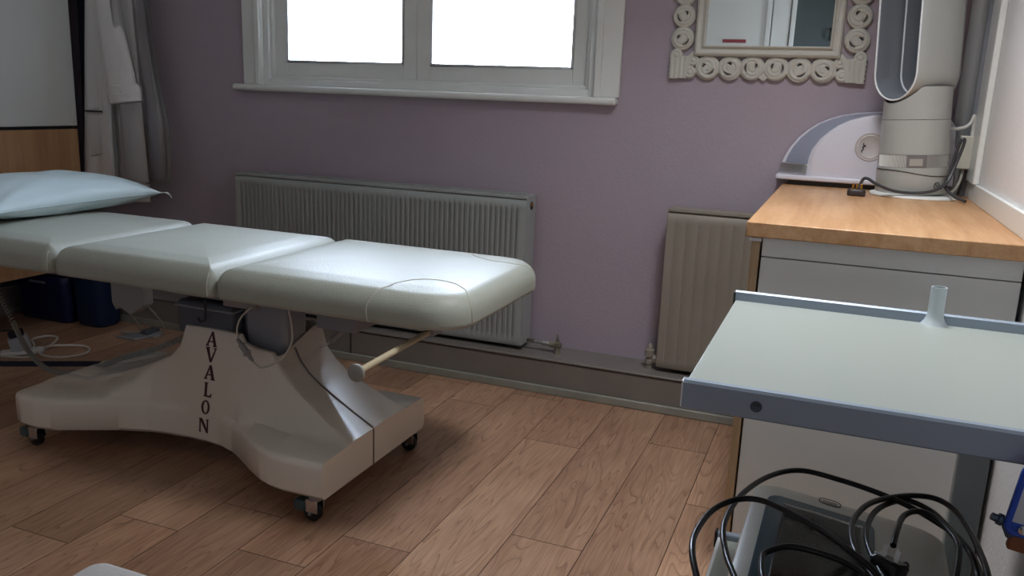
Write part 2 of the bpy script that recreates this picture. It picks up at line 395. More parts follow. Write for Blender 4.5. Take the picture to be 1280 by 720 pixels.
# ------------------------------------------------------------------ radiators
def radiator(name, label, x0, x1, z0, z1, pitch, groove, m, depth=.075, wide=False, yf=3.195):
    t = thing(name, label, 'radiator', ((x0+x1)/2, yf+depth/2, z0))
    # pressed front panel with vertical flutes
    n = int(round((x1-x0-.05)/pitch)); p = (x1-x0-.05)/n
    xs = [x0, x0+.003, x0+.024]; off = [0, 0, 0]
    for k in range(n):
        a = x0+.025+k*p
        g = p*groove
        xs += [a+.0001, a+g*.3, a+g*.7, a+g, a+p-.0001]; off += [0, 1, 1, 0, 0]
    xs += [x1-.024, x1-.003, x1]; off += [0, 0, 0]
    zs = [(z0, 0, .004), (z0+.006, 0, 0), (z0+.034, 0, 0), (z0+.046, 1, 0), (z1-.062, 1, 0), (z1-.05, 0, 0), (z1-.022, 0, 0), (z1-.018, 0, .006), (z1-.014, 0, .0)]
    d = .006 if not wide else .003
    vs = []; fs = []
    for z, k, push in zs:
        for x, o_ in zip(xs, off): vs.append((x, yf+d*o_*k+push, z))
    w_ = len(xs)
    for i in range(len(zs)-1):
        for j_ in range(w_-1): fs.append((i*w_+j_, i*w_+j_+1, (i+1)*w_+j_+1, (i+1)*w_+j_))
    mb = MB(); mb.add(vs, fs)
    mb.box(x0, x1, yf+.008, yf+.022, z0+.004, z1-.014)
    mb.build('front_panel', m, t, angle=1.2)
    MB().box(x0+.004, x1-.004, yf+depth-.016, yf+depth, z0, z1-.014).build('rear_panel', m, t, bevel=.004)
    # top grille
    g = MB().box(x0, x1, yf-.001, yf+.007, z1-.012, z1).box(x0, x1, yf+depth-.006, yf+depth, z1-.012, z1)
    k = x0+.01
    while k < x1-.012: g.box(k, k+(.0201 if wide else .008), yf+.006, yf+depth-.005, z1-.006, z1-(.0 if wide else .001)); k += .02
    g.box(x0, x0+.008, yf, yf+depth, z1-.012, z1).box(x1-.008, x1, yf, yf+depth, z1-.012, z1)
    g.build('top_grille', m, t, bevel=.001)
    for s, (a, b_) in enumerate(((x0-.003, x0+.001), (x1-.001, x1+.003))):
        sd = MB().box(a, b_, yf+.003, yf+depth-.003, z0+.004, z1-.004).build('side_panel', m, t, bevel=.001)
        if s:
            MB().cyl((x1+.002, yf+depth*.5, z1-.045), (x1+.0045, yf+depth*.5, z1-.045), .017, seg=20).build('vent_hole', M_dark, sd)
            MB().cyl((x1+.004, yf+depth*.5, z1-.04), (x1+.009, yf+depth*.5, z1-.04), .009, .007, seg=6).build('vent_plug', M_brass, sd)
    # connector body between panels
    for zb in (z0+.02, z1-.08): MB().box(x0+.03, x1-.03, yf+.022, yf+depth-.016, zb, zb+.03).build('water_channel', m, t)
    for xb in (x0+.12, x1-.16): MB().box(xb, xb+.04, yf+depth, YB, z0+.1, z1-.1).build('wall_bracket', m, t)
    return t
r1 = radiator('radiator', 'long grey fluted radiator under the window behind the white couch', -2.655, -1.186, .168, .81, .0235, .26, M_rad, depth=.105)
r2 = radiator('radiator', 'short grey panel radiator with wide grooves beside the oak-topped cabinet', -.603, -.2, .168, .81, .046, .16, M_rad2, wide=True)
# valves
v = MB(); v.cyl((-1.17, 3.235, .19), (-1.14, 3.235, .19), .011, seg=8).cyl((-1.14, 3.235, .19), (-1.065, 3.235, .185), .0075)
v.cyl((-1.1, 3.235, .187), (-1.07, 3.235, .186), .012, seg=6)
v.build('valve_tail', M_chrome, r1)
v = MB(); v.cyl((-1.07, 3.235, .186), (-1.02, 3.235, .184), .014, seg=6).lathe((-1.035, 3.235, .148), (0, 0, 1), [(.018, 0), (.014, .01), (.012, .03), (.015, .034), (.015, .05), (.008, .054), (.004, .075), (.004, .085)], 16)
v.build('radiator_valve', mat('old_valve_brass', srgb(150, 142, 126), .4, metal=.5, var=.4, vscale=60), r1)
v = MB(); v.lathe((-.64, 3.23, .15), (0, 0, 1), [(.014, 0), (.014, .02), (.018, .022), (.018, .036), (.013, .038), (.013, .05), (.02, .052), (.02, .078), (.013, .082), (.009, .098), (.004, .104)], 20)
v.cyl((-.64, 3.23, .192), (-.6, 3.23, .192), .012, seg=12).cyl((-.622, 3.23, .192), (-.607, 3.23, .192), .019, seg=6)
v.build('radiator_valve', M_rad2, r2)

# ------------------------------------------------------------------ couch
couch = thing('treatment_couch', 'long cream vinyl treatment couch with white moulded base on castors', 'couch', (-1.85, 2.115, 0))
CY = 2.115
def interp(tab, x):
    tab = sorted(tab)
    if x <= tab[0][0]: return tab[0][1:]
    for a, b_ in zip(tab, tab[1:]):
        if a[0] <= x <= b_[0]:
            t = (x-a[0])/(b_[0]-a[0]); return tuple(p+(q-p)*t for p, q in zip(a[1:], b_[1:]))
    return tab[-1][1:]
# x: half width, crest half width, near rim height, far rim height
TAB = [(-2.462, .275, .07, .188, .188), (-2.43, .288, .07, .19, .19), (-2.36, .292, .072, .192, .192), (-2.30, .280, .075, .206, .206), (-2.22, .238, .08, .230, .230),
       (-2.12, .188, .09, .268, .268), (-2.02, .152, .105, .312, .312), (-1.95, .14, .115, .345, .345), (-1.905, .136, .115, .39, .39), (-1.888, .134, .116, .43, .43), (-1.878, .133, .116, .458, .458),
       (-1.80, .135, .117, .460, .460), (-1.74, .142, .118, .460, .460), (-1.665, .168, .12, .457, .46), (-1.652, .175, .12, .432, .46), (-1.61, .20, .122, .422, .46),
       (-1.545, .243, .125, .418, .468), (-1.53, .252, .125, .405, .455), (-1.51, .264, .127, .372, .385), (-1.475, .283, .132, .335, .34), (-1.43, .300, .138, .302, .302), (-1.38, .308, .145, .272, .272),
       (-1.31, .308, .158, .232, .232), (-1.243, .306, .172, .196, .196)]
def base_section(x):
    w, c, hn, hf = interp(TAB, x)
    R = []
    c0 = c
    def side(s, h):
        c = c0
        if s > 0 and x < -1.90: c = c0+(max(c0, w-.035)-c0)*max(0, min(1, (x+2.44)/.2))*min(1, (-1.90-x)/.05)
        sh = min(w-.016, c+.045)
        e = max(0, (h-.2))
        sp_ = max(0, min(.055, (w-.045-c)*.9))*max(0, min(1, (-1.90-x)/.16))
        if s > 0: sp_ = 0
        sh = max(sh, min(w-.016, c+.026+sp_*1.3))
        return [(s*(w-.012), .078), (s*w, .09), (s*w, .168), (s*(w-.004), .18), (s*(w-.016), min(.189, h-.003)),
                (s*(sh), min(.191+.06*e, h-.002)), (s*min(c+.022+sp_, w-.018), .191+.33*e), (s*min(c+.008+sp_*.6, w-.019), .191+.7*e), (s*c, h-.012*min(1, e/.03)), (s*(c-.006), h-.002), (s*(c-.014), h)]
    def flat(L_, s):
        k = math.exp(-((x+1.80)/.10)**4)
        (ya, za), (yb, zb) = L_[2], L_[8]
        out = list(L_)
        for i in range(3, 8):
            y0_, z0_ = L_[i]; t = (z0_-za)/(zb-za); out[i] = (y0_+(ya+(yb-ya)*t-y0_)*k, z0_)
        return out
    n = flat(side(-1, hn), -1); f = side(1, hf)
    rec = .05 if -1.89 < x < -1.53 else .0
    if rec: mid = [(-(c-.02), hn-.002), (-(c-.026), hn-rec), (c-.026, hn-rec), (c-.02, hf-.002)]
    else: mid = [(-(c-.02), hn), (-(c-.05), hn+.001), (c-.05, hf+.001), (c-.02, hf)]
    return [(x, CY+y, z) for y, z in n+mid+list(reversed(f))]
xs = set(np.linspace(-2.462, -1.243, 56).round(4)) | {t[0] for t in TAB} | {-1.8901, -1.8899, -1.5301, -1.5299}
R = [base_section(x) for x in sorted(xs)]
base = MB().rings(R).build('base_shell', M_shell, couch, angle=.75, bevel=.006, bseg=3)
tag(base, 'white moulded base shell flaring into four feet')
bme = base.data; off = wloc(base)
BV = BVHTree.FromPolygons([v.co+off for v in bme.vertices], [p.vertices[:] for p in bme.polygons])
def drop(x, y, z0=.8):
    h = BV.ray_cast(Vector((x, y, z0)), Vector((0, 0, -1))); return h[0]
def front(x, z, y0=1.2):
    h = BV.ray_cast(Vector((x, y0, z)), Vector((0, 1, 0))); return h[0]
# moulding seam over the right-hand foot
seam = [drop(x, CY-.03-.0*x) for x in np.linspace(-1.525, -1.248, 24)]
seam = [p+Vector((0, 0, .0006)) for p in seam if p]
seam += [Vector((-1.2425, CY-.03, z)) for z in (.192, .185, .15, .11, .08)]
MB().tube(seam, .0032, seg=6, smooth=False).build('shell_seam', mat('seam_grey', srgb(110, 104, 98), .5), base)
# lettering: flared capitals stacked down the waist
def letter(ch):
    """polygons in a unit box 0..1 wide, 0..1 tall"""
    def slab(x0, x1, y, up): return None
    if ch == 'A': return [[(.0, 0), (.30, 0), (.30, .04), (.20, .06), (.55, .97), (.47, 1.0), (.06, .06), (0, .04)],
                          [(.42, 1.0), (.62, 1.0), (.94, .06), (1.0, .04), (1.0, 0), (.62, 0), (.62, .04), (.72, .07)],
                          [(.22, .30), (.74, .30), (.74, .37), (.22, .37)]]
    if ch == 'V': return [[(.0, 1), (.38, 1), (.38, .96), (.29, .93), (.56, .05), (.44, 0), (.06, .94), (0, .96)],
                          [(.70, 1), (1.0, 1), (1.0, .96), (.93, .94), (.58, 0), (.44, 0), (.84, .94), (.70, .96)]]
    if ch == 'L': return [[(.08, 1), (.50, 1), (.50, .96), (.40, .93), (.40, .10), (.16, .10), (.16, .93), (.08, .96)],
                          [(.08, 0), (.90, 0), (.97, .27), (.90, .27), (.78, .10), (.16, .10), (.08, .04)]]
    if ch == 'N': return [[(.04, 0), (.26, 0), (.26, .04), (.19, .06), (.19, .94), (.10, .96), (.10, .06), (.04, .04)],
                          [(.04, 1), (.32, 1), (.90, .08), (.86, 0), (.76, 0), (.13, .96), (.04, .97)],
                          [(.72, 1), (.96, 1), (.96, .96), (.89, .94), (.89, .0), (.80, .0), (.80, .94), (.72, .96)]]
    if ch == 'O':
        out = []
        N = 32
        for k in range(N):
            a, b_ = 2*PI*k/N, 2*PI*(k+1)/N
            o_ = lambda t: (.5+.48*math.cos(t), .5+.5*math.sin(t)); i_ = lambda t: (.5+.27*math.cos(t-.0), .5+.41*math.sin(t))
            out.append([o_(a), o_(b_), i_(b_), i_(a)])
        return out
tops = [(.451, -1.770), (.400, -1.773), (.343, -1.777), (.285, -1.785), (.226, -1.794), (.163, -1.803)]
for ch, (zt, xc) in zip('AVALON', tops):
    lw, lh = (.044 if ch in 'AVN' else .036), .047
    mb = MB()
    for poly in letter(ch):
        a = []; bk = []
        for u, v_ in poly:
            x = xc-lw/2+u*lw+(v_-.5)*.004; z = zt-lh+v_*lh
            q = front(x, z); y = q.y if q else 1.98
            a.append((x, y-.0022, z)); bk.append((x, y+.004, z))
        n = len(poly)
        mb.add(a+bk, [tuple(range(n))]+[(i, i+n, (i+1) % n+n, (i+1) % n) for i in range(n)])
    lo = mb.build('letter', M_letter, base, smooth=False); lo['label'] = 'maroon letter %s' % ch

# castors
def castor(x, y, brake):
    fx = MB(); fx.cyl((x, y, .066), (x, y, .082), .02, seg=16)
    c = fx.build('castor', M_steel, couch)
    k = MB()
    for s in (-1, 1): k.box(x-.022, x+.016, y+s*.017-.0015, y+s*.017+.0015, .03, .07)
    k.box(x-.022, x+.016, y-.0175, y+.0175, .064, .069)
    k.build('castor_fork', M_chrome, c, bevel=.002)
    w_ = MB().lathe((x-.008, y-.012, .027), (0, 1, 0), [(.004, 0), (.021, 0), (.027, .004), (.027, .02), (.021, .024), (.004, .024)], 28)
    w_.build('wheel', M_rubber, c)
    MB().cyl((x-.008, y-.021, .027), (x-.008, y+.021, .027), .005, seg=12).build('axle', M_steel, c)
    if brake: MB().box(x-.062, x-.022, y-.022, y+.022, .03, .062).build('brake_tab', mat('teal_grey_plastic', srgb(58, 78, 80), .4), c, bevel=.006)
    return c
castor(-1.282, 1.835, True); castor(-1.272, 2.385, False); castor(-2.40, 1.862, True); castor(-2.40, 2.375, False)

# lift column and fittings
MB().box(-1.69, -1.535, CY-.068, CY+.06, .36, .60).build('lift_column', M_greymetal, couch, bevel=.018, bseg=1)
MB().box(-1.70, -1.655, CY-.058, CY+.06, .37, .60).build('lift_column', M_steel, couch, bevel=.012)
MB().box(-1.925, -1.705, CY-.10, CY+.09, .425, .535).build('motor_housing', M_darkbox, couch, bevel=.014, bseg=3)
MB().box(-1.93, -1.70, CY-.104, CY+.094, .512, .520).build('housing_rim', M_greymetal, couch, bevel=.003)
fr = MB().box(-2.45, -1.0, CY-.17, CY-.13, .575, .612).box(-2.45, -1.0, CY+.15, CY+.19, .575, .612)
fr.box(-1.95, -1.45, CY-.10, CY+.12, .55, .60).box(-1.48, -1.34, CY+.02, CY+.16, .47, .57)
fr.build('under_frame', M_greymetal, couch, bevel=.004)
MB().box(-1.705, -1.585, 1.975, 1.995, .548, .575).build('side_plate', M_grille, couch, bevel=.003)
MB().tube([(-1.792, 2.0, .60), (-1.794, 2.0, .55), (-1.797, 2.0, .492), (-1.806, 2.0, .482), (-1.818, 2.0, .477), (-1.826, 2.0, .488)], .003).build('hook', M_rubber, couch)
# pads
pad_m = M_vinyl
def pad(x0, x1, rad, z0=.612, z1=.703, y0=1.822, y1=2.485, tilt=0, et=.056):
    mb = MB()
    wp = (lambda x, y, z: (x, y, z+tilt*(x-(x0+x1)/2))) if tilt else None
    cushion(mb, x0, x1, y0, y1, z0, z1, rad, et=et, eb=.014, crown=.012, warp=wp)
    return mb.build('pad', pad_m, couch, angle=1.0)
p_foot = pad(-1.606, -.845, (.12, .03, .03, .12)); p_mid = pad(-2.224, -1.608, (.03, .03, .03, .03)); p_head = pad(-2.98, -2.232, (.04, .08, .08, .04))
tag(p_foot, 'foot section of the couch top with rounded corners'); tag(p_mid, 'middle section of the couch top'); tag(p_head, 'head section of the couch top')
MB().box(-1.55, -.93, 1.90, 2.40, .60, .614).build('pad_board', M_foot, p_foot); MB().box(-2.17, -1.66, 1.90, 2.40, .60, .614).build('pad_board', M_foot, p_mid); MB().box(-2.9, -2.28, 1.90, 2.40, .60, .614).build('pad_board', M_foot, p_head)
# stitched seams round the foot corners
def pad_seam(pts, pad_o, m=None):
    me = pad_o.data; o_ = wloc(pad_o)
    bv = BVHTree.FromPolygons([v.co+o_ for v in me.vertices], [p.vertices[:] for p in me.polygons])
    P = []
    for p in spline([Vector(q) for q in pts], 8):
        h = bv.find_nearest(p); P.append(h[0]+h[1]*.0002)
    MB().tube(P, .0017, seg=6, smooth=False).build('stitched_seam', m or mat('seam_thread', srgb(190, 188, 174), .6), pad_o)
pad_seam([(-1.104, 1.828, .614), (-1.109, 1.828, .65), (-1.10, 1.828, .68), (-1.08, 1.87, .70), (-1.04, 1.955, .71), (-.97, 1.985, .712), (-.90, 1.965, .71), (-.86, 1.925, .69), (-.85, 1.915, .66), (-.85, 1.92, .614)], p_foot)
pad_seam([(-1.104, 2.475, .614), (-1.109, 2.475, .66), (-1.09, 2.44, .70), (-1.04, 2.36, .71), (-.97, 2.32, .712), (-.90, 2.34, .71), (-.86, 2.38, .69), (-.85, 2.385, .66), (-.85, 2.38, .614)], p_foot)
for px, po in ((-1.63, p_mid), (-2.25, p_head)):
    pad_seam([(px, 1.828, .62), (px, 1.828, .65), (px+.002, 1.832, .69)], po)
# release lever
lv = MB().cyl((-1.018, 1.632, .548), (-1.018, 2.05, .556), .0085, seg=16).build('release_lever', M_lever, couch)
MB().lathe((-1.018, 1.624, .548), (0, 1, 0), [(.0, 0), (.019, 0), (.022, .002), (.022, .008), (.009, .012)], 24).build('lever_knob', mat('grey_end_cap', srgb(150, 150, 142), .5), lv)
MB().box(-1.035, -1.0, 2.0, 2.1, .545, .612).build('lever_bracket', M_greymetal, couch, bevel=.003)
# loose thread under the far foot corner
# cables with inline connectors
cb = MB().tube([(-1.593, 1.97, .56), (-1.629, 1.965, .525), (-1.642, 1.96, .488), (-1.634, 1.955, .456)], .003)
cb.tube([(-1.568, 1.935, .403), (-1.545, 1.93, .394), (-1.525, 1.93, .392), (-1.481, 1.95, .416), (-1.454, 1.97, .465), (-1.458, 1.98, .513), (-1.469, 1.98, .57)], .003)
cb = cb.build('motor_cable', M_cable, couch)
a, b_ = Vector((-1.636, 1.955, .456)), Vector((-1.566, 1.935, .403))
MB().lathe(a, b_-a, [(.003, -.004), (.0045, 0), (.006, .002), (.006, .016), (.0095, .02), (.0095, .052), (.0125, .053), (.0125, .058), (.007, .06), (.006, .078), (.003, .09)], 16).build('cable_connector', M_grille, cb)
cb = MB().tube([(-1.61, 2.2, .436+.1), (-1.612, 2.2, .44), (-1.589, 2.2, .398), (-1.549, 2.2, .379), (-1.505, 2.2, .386), (-1.475, 2.2, .406)], .003).build('motor_cable', M_cable, couch)
a, b_ = Vector((-1.475, 2.2, .406)), Vector((-1.395, 2.2, .482))
MB().lathe(a, b_-a, [(.003, -.004), (.006, 0), (.007, .012), (.0125, .014), (.0125, .02), (.0095, .022), (.0095, .06), (.006, .065), (.006, .085), (.003, .10), (.003, .19)], 16).build('cable_connector', M_grille, cb)
MB().tube([(-1.50, 2.22, .56), (-1.46, 2.22, .515), (-1.42, 2.22, .517), (-1.37, 2.22, .56)], .004).build('motor_cable', M_lever, couch)
# coiled handset lead
path = [Vector(p) for p in [(-2.96, 2.12, .60), (-2.94, 2.14, .48), (-2.905, 2.15, .393), (-2.854, 2.15, .306), (-2.802, 2.15, .219), (-2.746, 2.15, .164), (-2.688, 2.15, .138), (-2.607, 2.15, .135), (-2.525, 2.15, .155), (-2.423, 2.15, .19), (-2.325, 2.15, .235), (-2.173, 2.15, .290), (-2.042, 2.15, .35), (-1.98, 2.15, .385)]]
S = spline(path, 12); pts = []; acc = 0; ph = 0
tot = sum((S[i+1]-S[i]).length for i in range(len(S)-1))
axis_n = Vector((0, 1, 0))
for i in range(len(S)-1):
    d = S[i+1]-S[i]; L_ = d.length; t = d.normalized(); u = axis_n; w_ = t.cross(u).normalized()
    k = max(1, int(L_/.0008))
    for q in range(k):
        f = (acc+L_*q/k)/tot
        pitch = .013 if f < .25 else (.0062 if f < .72 else .0095)
        ph += 2*PI*(L_/k)/pitch
        pts.append(S[i]+d*(q/k)+(u*math.cos(ph)+w_*math.sin(ph))*.0082)
    acc += L_
pts = pts[::1]
MB().tube(pts, .0024, seg=5, smooth=False).build('coiled_lead', mat('grey_coil_cable', srgb(150, 146, 136), .45), couch)
# control box hanging below the head end with its two leads
cbx = MB()
cbx.prism([(-2.685, .60), (-2.52, .60), (-2.522, .335), (-2.535, .322), (-2.59, .288), (-2.615, .302), (-2.645, .315), (-2.665, .30), (-2.684, .33)], lambda x, z: (x, 2.46, z), lambda x, z: (x, 2.52, z))
cbx = cbx.build('control_box', mat('pale_translucent_plastic', srgb(190, 190, 186), .5), couch, bevel=.005)
MB().tube([(-2.66, 2.49, .32), (-2.72, 2.62, .2), (-2.95, 2.85, .07), (-3.2, 2.98, .006)], .0045).tube([(-2.54, 2.49, .34), (-2.56, 2.6, .22), (-2.78, 2.8, .08), (-3.0, 2.98, .006), (-2.98, 3.02, .006)], .004).build('control_lead', M_cable, cbx)

# ------------------------------------------------------------------ pillow
def make_pillow():
    c = Vector((-2.795, 2.28, 0)); N = 36
    A = [Vector((-2.60, 1.90, .755)), Vector((-2.575, 2.665, .765)), Vector((-3.02, 2.62, .78)), Vector((-3.03, 1.93, .775))]
    vs = []; idx = {}
    rr = random.Random(5)
    for side in (1, -1):
        for i in range(N+1):
            for j in range(N+1):
                u, v_ = i/N*2-1, j/N*2-1
                # pinch edges between the corners
                uu = u*(1-.07*(1-v_*v_)*abs(u)**3); vv = v_*(1-.10*(1-u*u)*abs(v_)**3)
                s, t = (uu+1)/2, (vv+1)/2
                p = (A[0]*(1-t)+A[1]*t)*(1-s)+(A[3]*(1-t)+A[2]*t)*s
                e = max(0, (1-abs(u)**2.6))**.55*max(0, (1-abs(v_)**3.2))**.55
                wr = .006*noise.noise(Vector((u*2.3, v_*3.1, side*4)))*e
                # radial creases from the corners and along the seam
                cr = .0045*math.sin(14*math.atan2(1.1-abs(v_), 1.1-abs(u))+3*noise.noise(Vector((u*2, v_*2, 1))))*(e*(1-e))*3
                z = p.z+(side*(.082 if side > 0 else .058)*e)+wr+cr
                z = max(z, .716)
                k = (side, i, j)
                if side < 0 and (i in (0, N) or j in (0, N)): idx[k] = idx[(1, i, j)]; continue
                idx[k] = len(vs); vs.append((p.x, p.y, z))
    fs = []
    for side in (1, -1):
        for i in range(N):
            for j in range(N):
                q = [idx[(side, i, j)], idx[(side, i+1, j)], idx[(side, i+1, j+1)], idx[(side, i, j+1)]]
                fs.append(tuple(q if side > 0 else reversed(q)))
    o = MB().add(vs, fs).build('pillow', M_pillow, angle=2.5)
    md = o.modifiers.new('sub', 'SUBSURF'); md.levels = 1; md.render_levels = 1
    edge = [Vector(vs[idx[(1, i, 0)]]) for i in range(N+1)]+[Vector(vs[idx[(1, N, j)]]) for j in range(1, N+1)]+[Vector(vs[idx[(1, i, N)]]) for i in range(N-1, -1, -1)]+[Vector(vs[idx[(1, 0, j)]]) for j in range(N-1, 0, -1)]
    MB().tube(edge, .0018, seg=6, smooth=False, closed=True).build('pillow_seam', mat('pillow_piping', srgb(196, 212, 212), .6), o)
    tp = Vector(vs[idx[(1, 0, N)]])
    th = MB()
    for k in range(4): th.tube([tp, tp+Vector((.006+.004*k, .012, -.004*k)), tp+Vector((.004+.005*k, .018, -.012-.004*k))], .0012, seg=5)
    th.build('loose_thread', M_rim, o)
    tag(o, 'white cotton pillow lying on the head of the couch', 'pillow')
make_pillow()

# ------------------------------------------------------------------ tall cupboard on the left wall
cu = thing('wall_cupboard', 'tall cupboard with white upper door and beech lower door at left edge', 'cupboard', (-3.85, 2.0, .262))
MB().box(XL, -3.622, .9, 3.16, .262, 2.3).build('body', mat('dark_carcass', srgb(30, 34, 42), .6), cu, bevel=.002)
d = MB().box(-3.62, -3.6, .9, 3.166, .262, .962).build('lower_door', M_beech, cu, bevel=.002); d['label'] = 'beech lower door'
d = MB().box(-3.62, -3.6, .9, 3.166, .978, 2.3).build('upper_door', mat('white_door_laminate', srgb(232, 236, 234), .5, var=.02), cu, bevel=.002); d['label'] = 'white upper door'

# ------------------------------------------------------------------ garments in the corner
def garment_surface(x0, x1, ztop, zbot, y, amp, folds, seed, thick=.02, wbot=None, N=60, K=40, round_=.05):
    """closed, thick hanging cloth with vertical folds"""
    R = []
    for k in range(K+1):
        t = k/K; z = ztop+(zbot-ztop)*t
        grow = 1+.0*t
        ring = []
        a0, a1 = x0(t), x1(t)
        for side in (-1, 1):
            rng = range(N+1) if side < 0 else range(N, -1, -1)
            for i in rng:
                u = i/N; x = a0+(a1-a0)*u
                edge = math.sqrt(max(0, 1-(2*u-1)**2))
                f = amp*(.3+.7*t)*(math.sin(u*folds*2*PI+seed+1.5*noise.noise(Vector((u*3, t*1.2, seed))))+.5*noise.noise(Vector((u*7, t*2.5, seed+9))))
                ring.append((x, y+side*round_*edge*.5+f*edge-(0 if side > 0 else thick*edge), z))
        R.append(ring)
    return MB().rings(R)
coat = thing('lab_coat', 'white lab coat with turned-up sleeve hanging in the corner', 'coat', (-3.36, 3.2, .62))
g = garment_surface(lambda t: -3.49-.15*t, lambda t: -3.27+.07*t, 2.05, .62, 3.215, .010, 3, 2.0)
g.build('coat_body', M_coat, coat, angle=2)
# sleeve: tapered tube, hanging in front of the body
def sleeve(pts, rads, name, m, seg=28, flat=.55, seed=1):
    P = spline([Vector(p) for p in pts], 8); n = len(P); R = []
    for i, p in enumerate(P):
        t = i/(n-1); rr = np.interp(t, np.linspace(0, 1, len(rads)), rads)
        ring = []
        for k in range(seg):
            a = 2*PI*k/seg
            w_ = 1+.06*math.sin(3*a+seed+t*3)+.05*noise.noise(Vector((math.cos(a)*2, math.sin(a)*2, t*6+seed)))
            ring.append(p+Vector((math.cos(a)*rr*w_, math.sin(a)*rr*flat*w_, math.cos(a)*rr*.12)))
        R.append(ring)
    return MB().rings(R).build(name, m, coat, angle=2)
sleeve([(-3.35, 3.16, 1.75), (-3.31, 3.14, 1.5), (-3.265, 3.135, 1.3), (-3.235, 3.13, 1.15)], [.06, .07, .080, .086], 'sleeve', M_coat)
cf = sleeve([(-3.243, 3.13, 1.185), (-3.230, 3.13, 1.145), (-3.222, 3.128, 1.105)], [.087, .094, .090], 'cuff', M_coat, seed=1)
# coat front edge, strip and pocket
pk = MB(); pk.prism([(-3.53, 1.06), (-3.40, 1.085), (-3.385, 1.0), (-3.40, .86), (-3.52, .83)], lambda x, z: (x, 3.158+.1*abs(x+3.46), z), lambda x, z: (x, 3.172+.1*abs(x+3.46), z))
pk = pk.build('pocket', mat('coat_pocket_cotton', srgb(216, 214, 212), .8), coat, bevel=.003)
MB().box(-3.53, -3.402, 3.150, 3.166, 1.05, 1.058).build('pocket_edge', M_dark, pk)
fl = MB()
Rr = []
for k in range(30):
    t = k/29; z = 1.9-t*1.28; xc = -3.40+.015*math.sin(t*5)+.03*t
    Rr.append([(xc-.03-.008*math.sin(t*9), 3.150, z), (xc+.025, 3.140+.006*math.sin(t*7), z), (xc+.03, 3.152, z), (xc-.03, 3.160, z)])
fl.rings(Rr).build('front_placket', M_coat, coat, angle=1)
# clear cover over the right-hand side
cv = garment_surface(lambda t: -3.36-.0*t, lambda t: -3.20+.135*min(1, t*1.3)+.012*math.sin(t*9), 2.0, .72+.0, 3.205, .016, 2.2, 5.0, thick=.03, round_=.12)
tag(cv.build('garment_cover', M_veil, coat, angle=2), 'clear crinkled plastic cover')
dk = garment_surface(lambda t: -3.67+.01*math.sin(t*4), lambda t: -3.545-.07*t, 2.0, .7, 3.29, .004, 2, 1.0)
tag(dk.build('navy_garment', M_navycloth, angle=2), 'dark navy garment hanging between cupboard and white coat', 'garment')
MB().tube([(-3.38, 3.215, 2.04), (-3.39, 3.24, 2.085), (-3.38, YB-.078, 2.10), (-3.37, 3.24, 2.085), (-3.36, 3.215, 2.04)], .003).build('hanging_loop', M_coat, coat)
hk = MB().box(-3.62, -3.2, YB-.02, YB, 2.06, 2.12)
rail = tag(hk.build('coat_rack', M_white_gloss, bevel=.004), 'white hook rail on the wall above the lab coat', 'coat rack')
for x in (-3.55, -3.38, -3.25):
    MB().tube([(x, YB-.02, 2.09), (x, YB-.07, 2.08), (x, YB-.08, 2.11)], .006).build('hook', M_chrome, rail)

# ------------------------------------------------------------------ bins on the floor in the corner
def tub(x0, x1, y0, y1, h, m, label):
    mb = MB(); R = []
    for z, e in ((0, .012), (.006, .006), (.02, .002), (h-.03, -.004), (h-.028, -.01), (h-.01, -.01), (h, -.006), (h+.004, .02)):
        R.append([(x, y, z) for x, y in rrect(x0+e, x1-e, y0+e, y1-e, .04)])
    mb.rings(R)
    o = mb.build('storage_tub', m, angle=.8)
    hd = MB().tube([((x0+x1)/2-.045, y0-.004, h*.86), ((x0+x1)/2-.04, y0-.014, h*.86+.004), ((x0+x1)/2+.04, y0-.014, h*.86+.004), ((x0+x1)/2+.045, y0-.004, h*.86)], .006)
    hd.build('handle', M_greymetal, o)
    return tag(o, label, 'tub')
tub(-3.875, -3.53, 2.955, 3.115, .235, M_navy, 'navy blue plastic tub in the corner under the couch')
tub(-3.505, -3.325, 2.975, 3.12, .30, M_teal, 'petrol blue plastic tub beside the navy tub near the corner')

# floor clutter on the left
fp = thing('foot_pedal', 'flat grey foot pedal on the floor behind the couch', 'pedal', (-3.06, 2.99, 0))
MB().prism([(-3.15, 2.90), (-3.04, 2.905), (-2.99, 3.05), (-3.09, 3.07)], lambda x, y: (x, y, 0), lambda x, y: (x, y, .012)).build('plate', M_greymetal, fp, bevel=.003)
MB().box(-3.08, -3.03, 2.97, 3.06, .012, .03).build('treadle', M_darkbox, fp, bevel=.005)
dv = Vector((-2.74, 2.64, 0))-Vector((-3.9, 2.015, 0)); nn = Vector((dv.y, -dv.x, 0)).normalized()*.022
p0, p1 = Vector((-3.9, 2.03, 0)), Vector((-2.74, 2.655, 0))
prof = [(-1.15, 0), (1.15, 0), (.9, .008), (.4, .014), (-.4, .014), (-.9, .008)]
cc = MB().rings([[p+nn*a+Vector((0, 0, h)) for a, h in prof] for p in (p0, p1)])
tag(cc.build('cable_cover', M_navycloth), 'long dark cable cover strip lying across floor behind couch', 'cable cover')
ad = thing('extension_socket', 'white extension block with black plug on the floor at left', 'socket block', (-3.3, 2.5, 0))
T = Matrix.Translation((-3.31, 2.53, 0)) @ Matrix.Rotation(.9, 4, 'Z')
MB(T).box(-.085, .085, -.03, .03, 0, .018).build('socket_base', M_panel, ad, bevel=.005)
T2 = T @ Matrix.Translation((.0, .0, .018)) @ Matrix.Rotation(-.25, 4, 'Y')
MB(T2).box(-.04, .04, -.026, .026, 0, .065).build('power_adapter', mat('pale_grey_plastic', srgb(186, 188, 192), .4), ad, bevel=.006)
MB(T2).box(-.03, .03, -.022, .022, .065, .095).build('black_plug', M_navycloth, ad, bevel=.008)
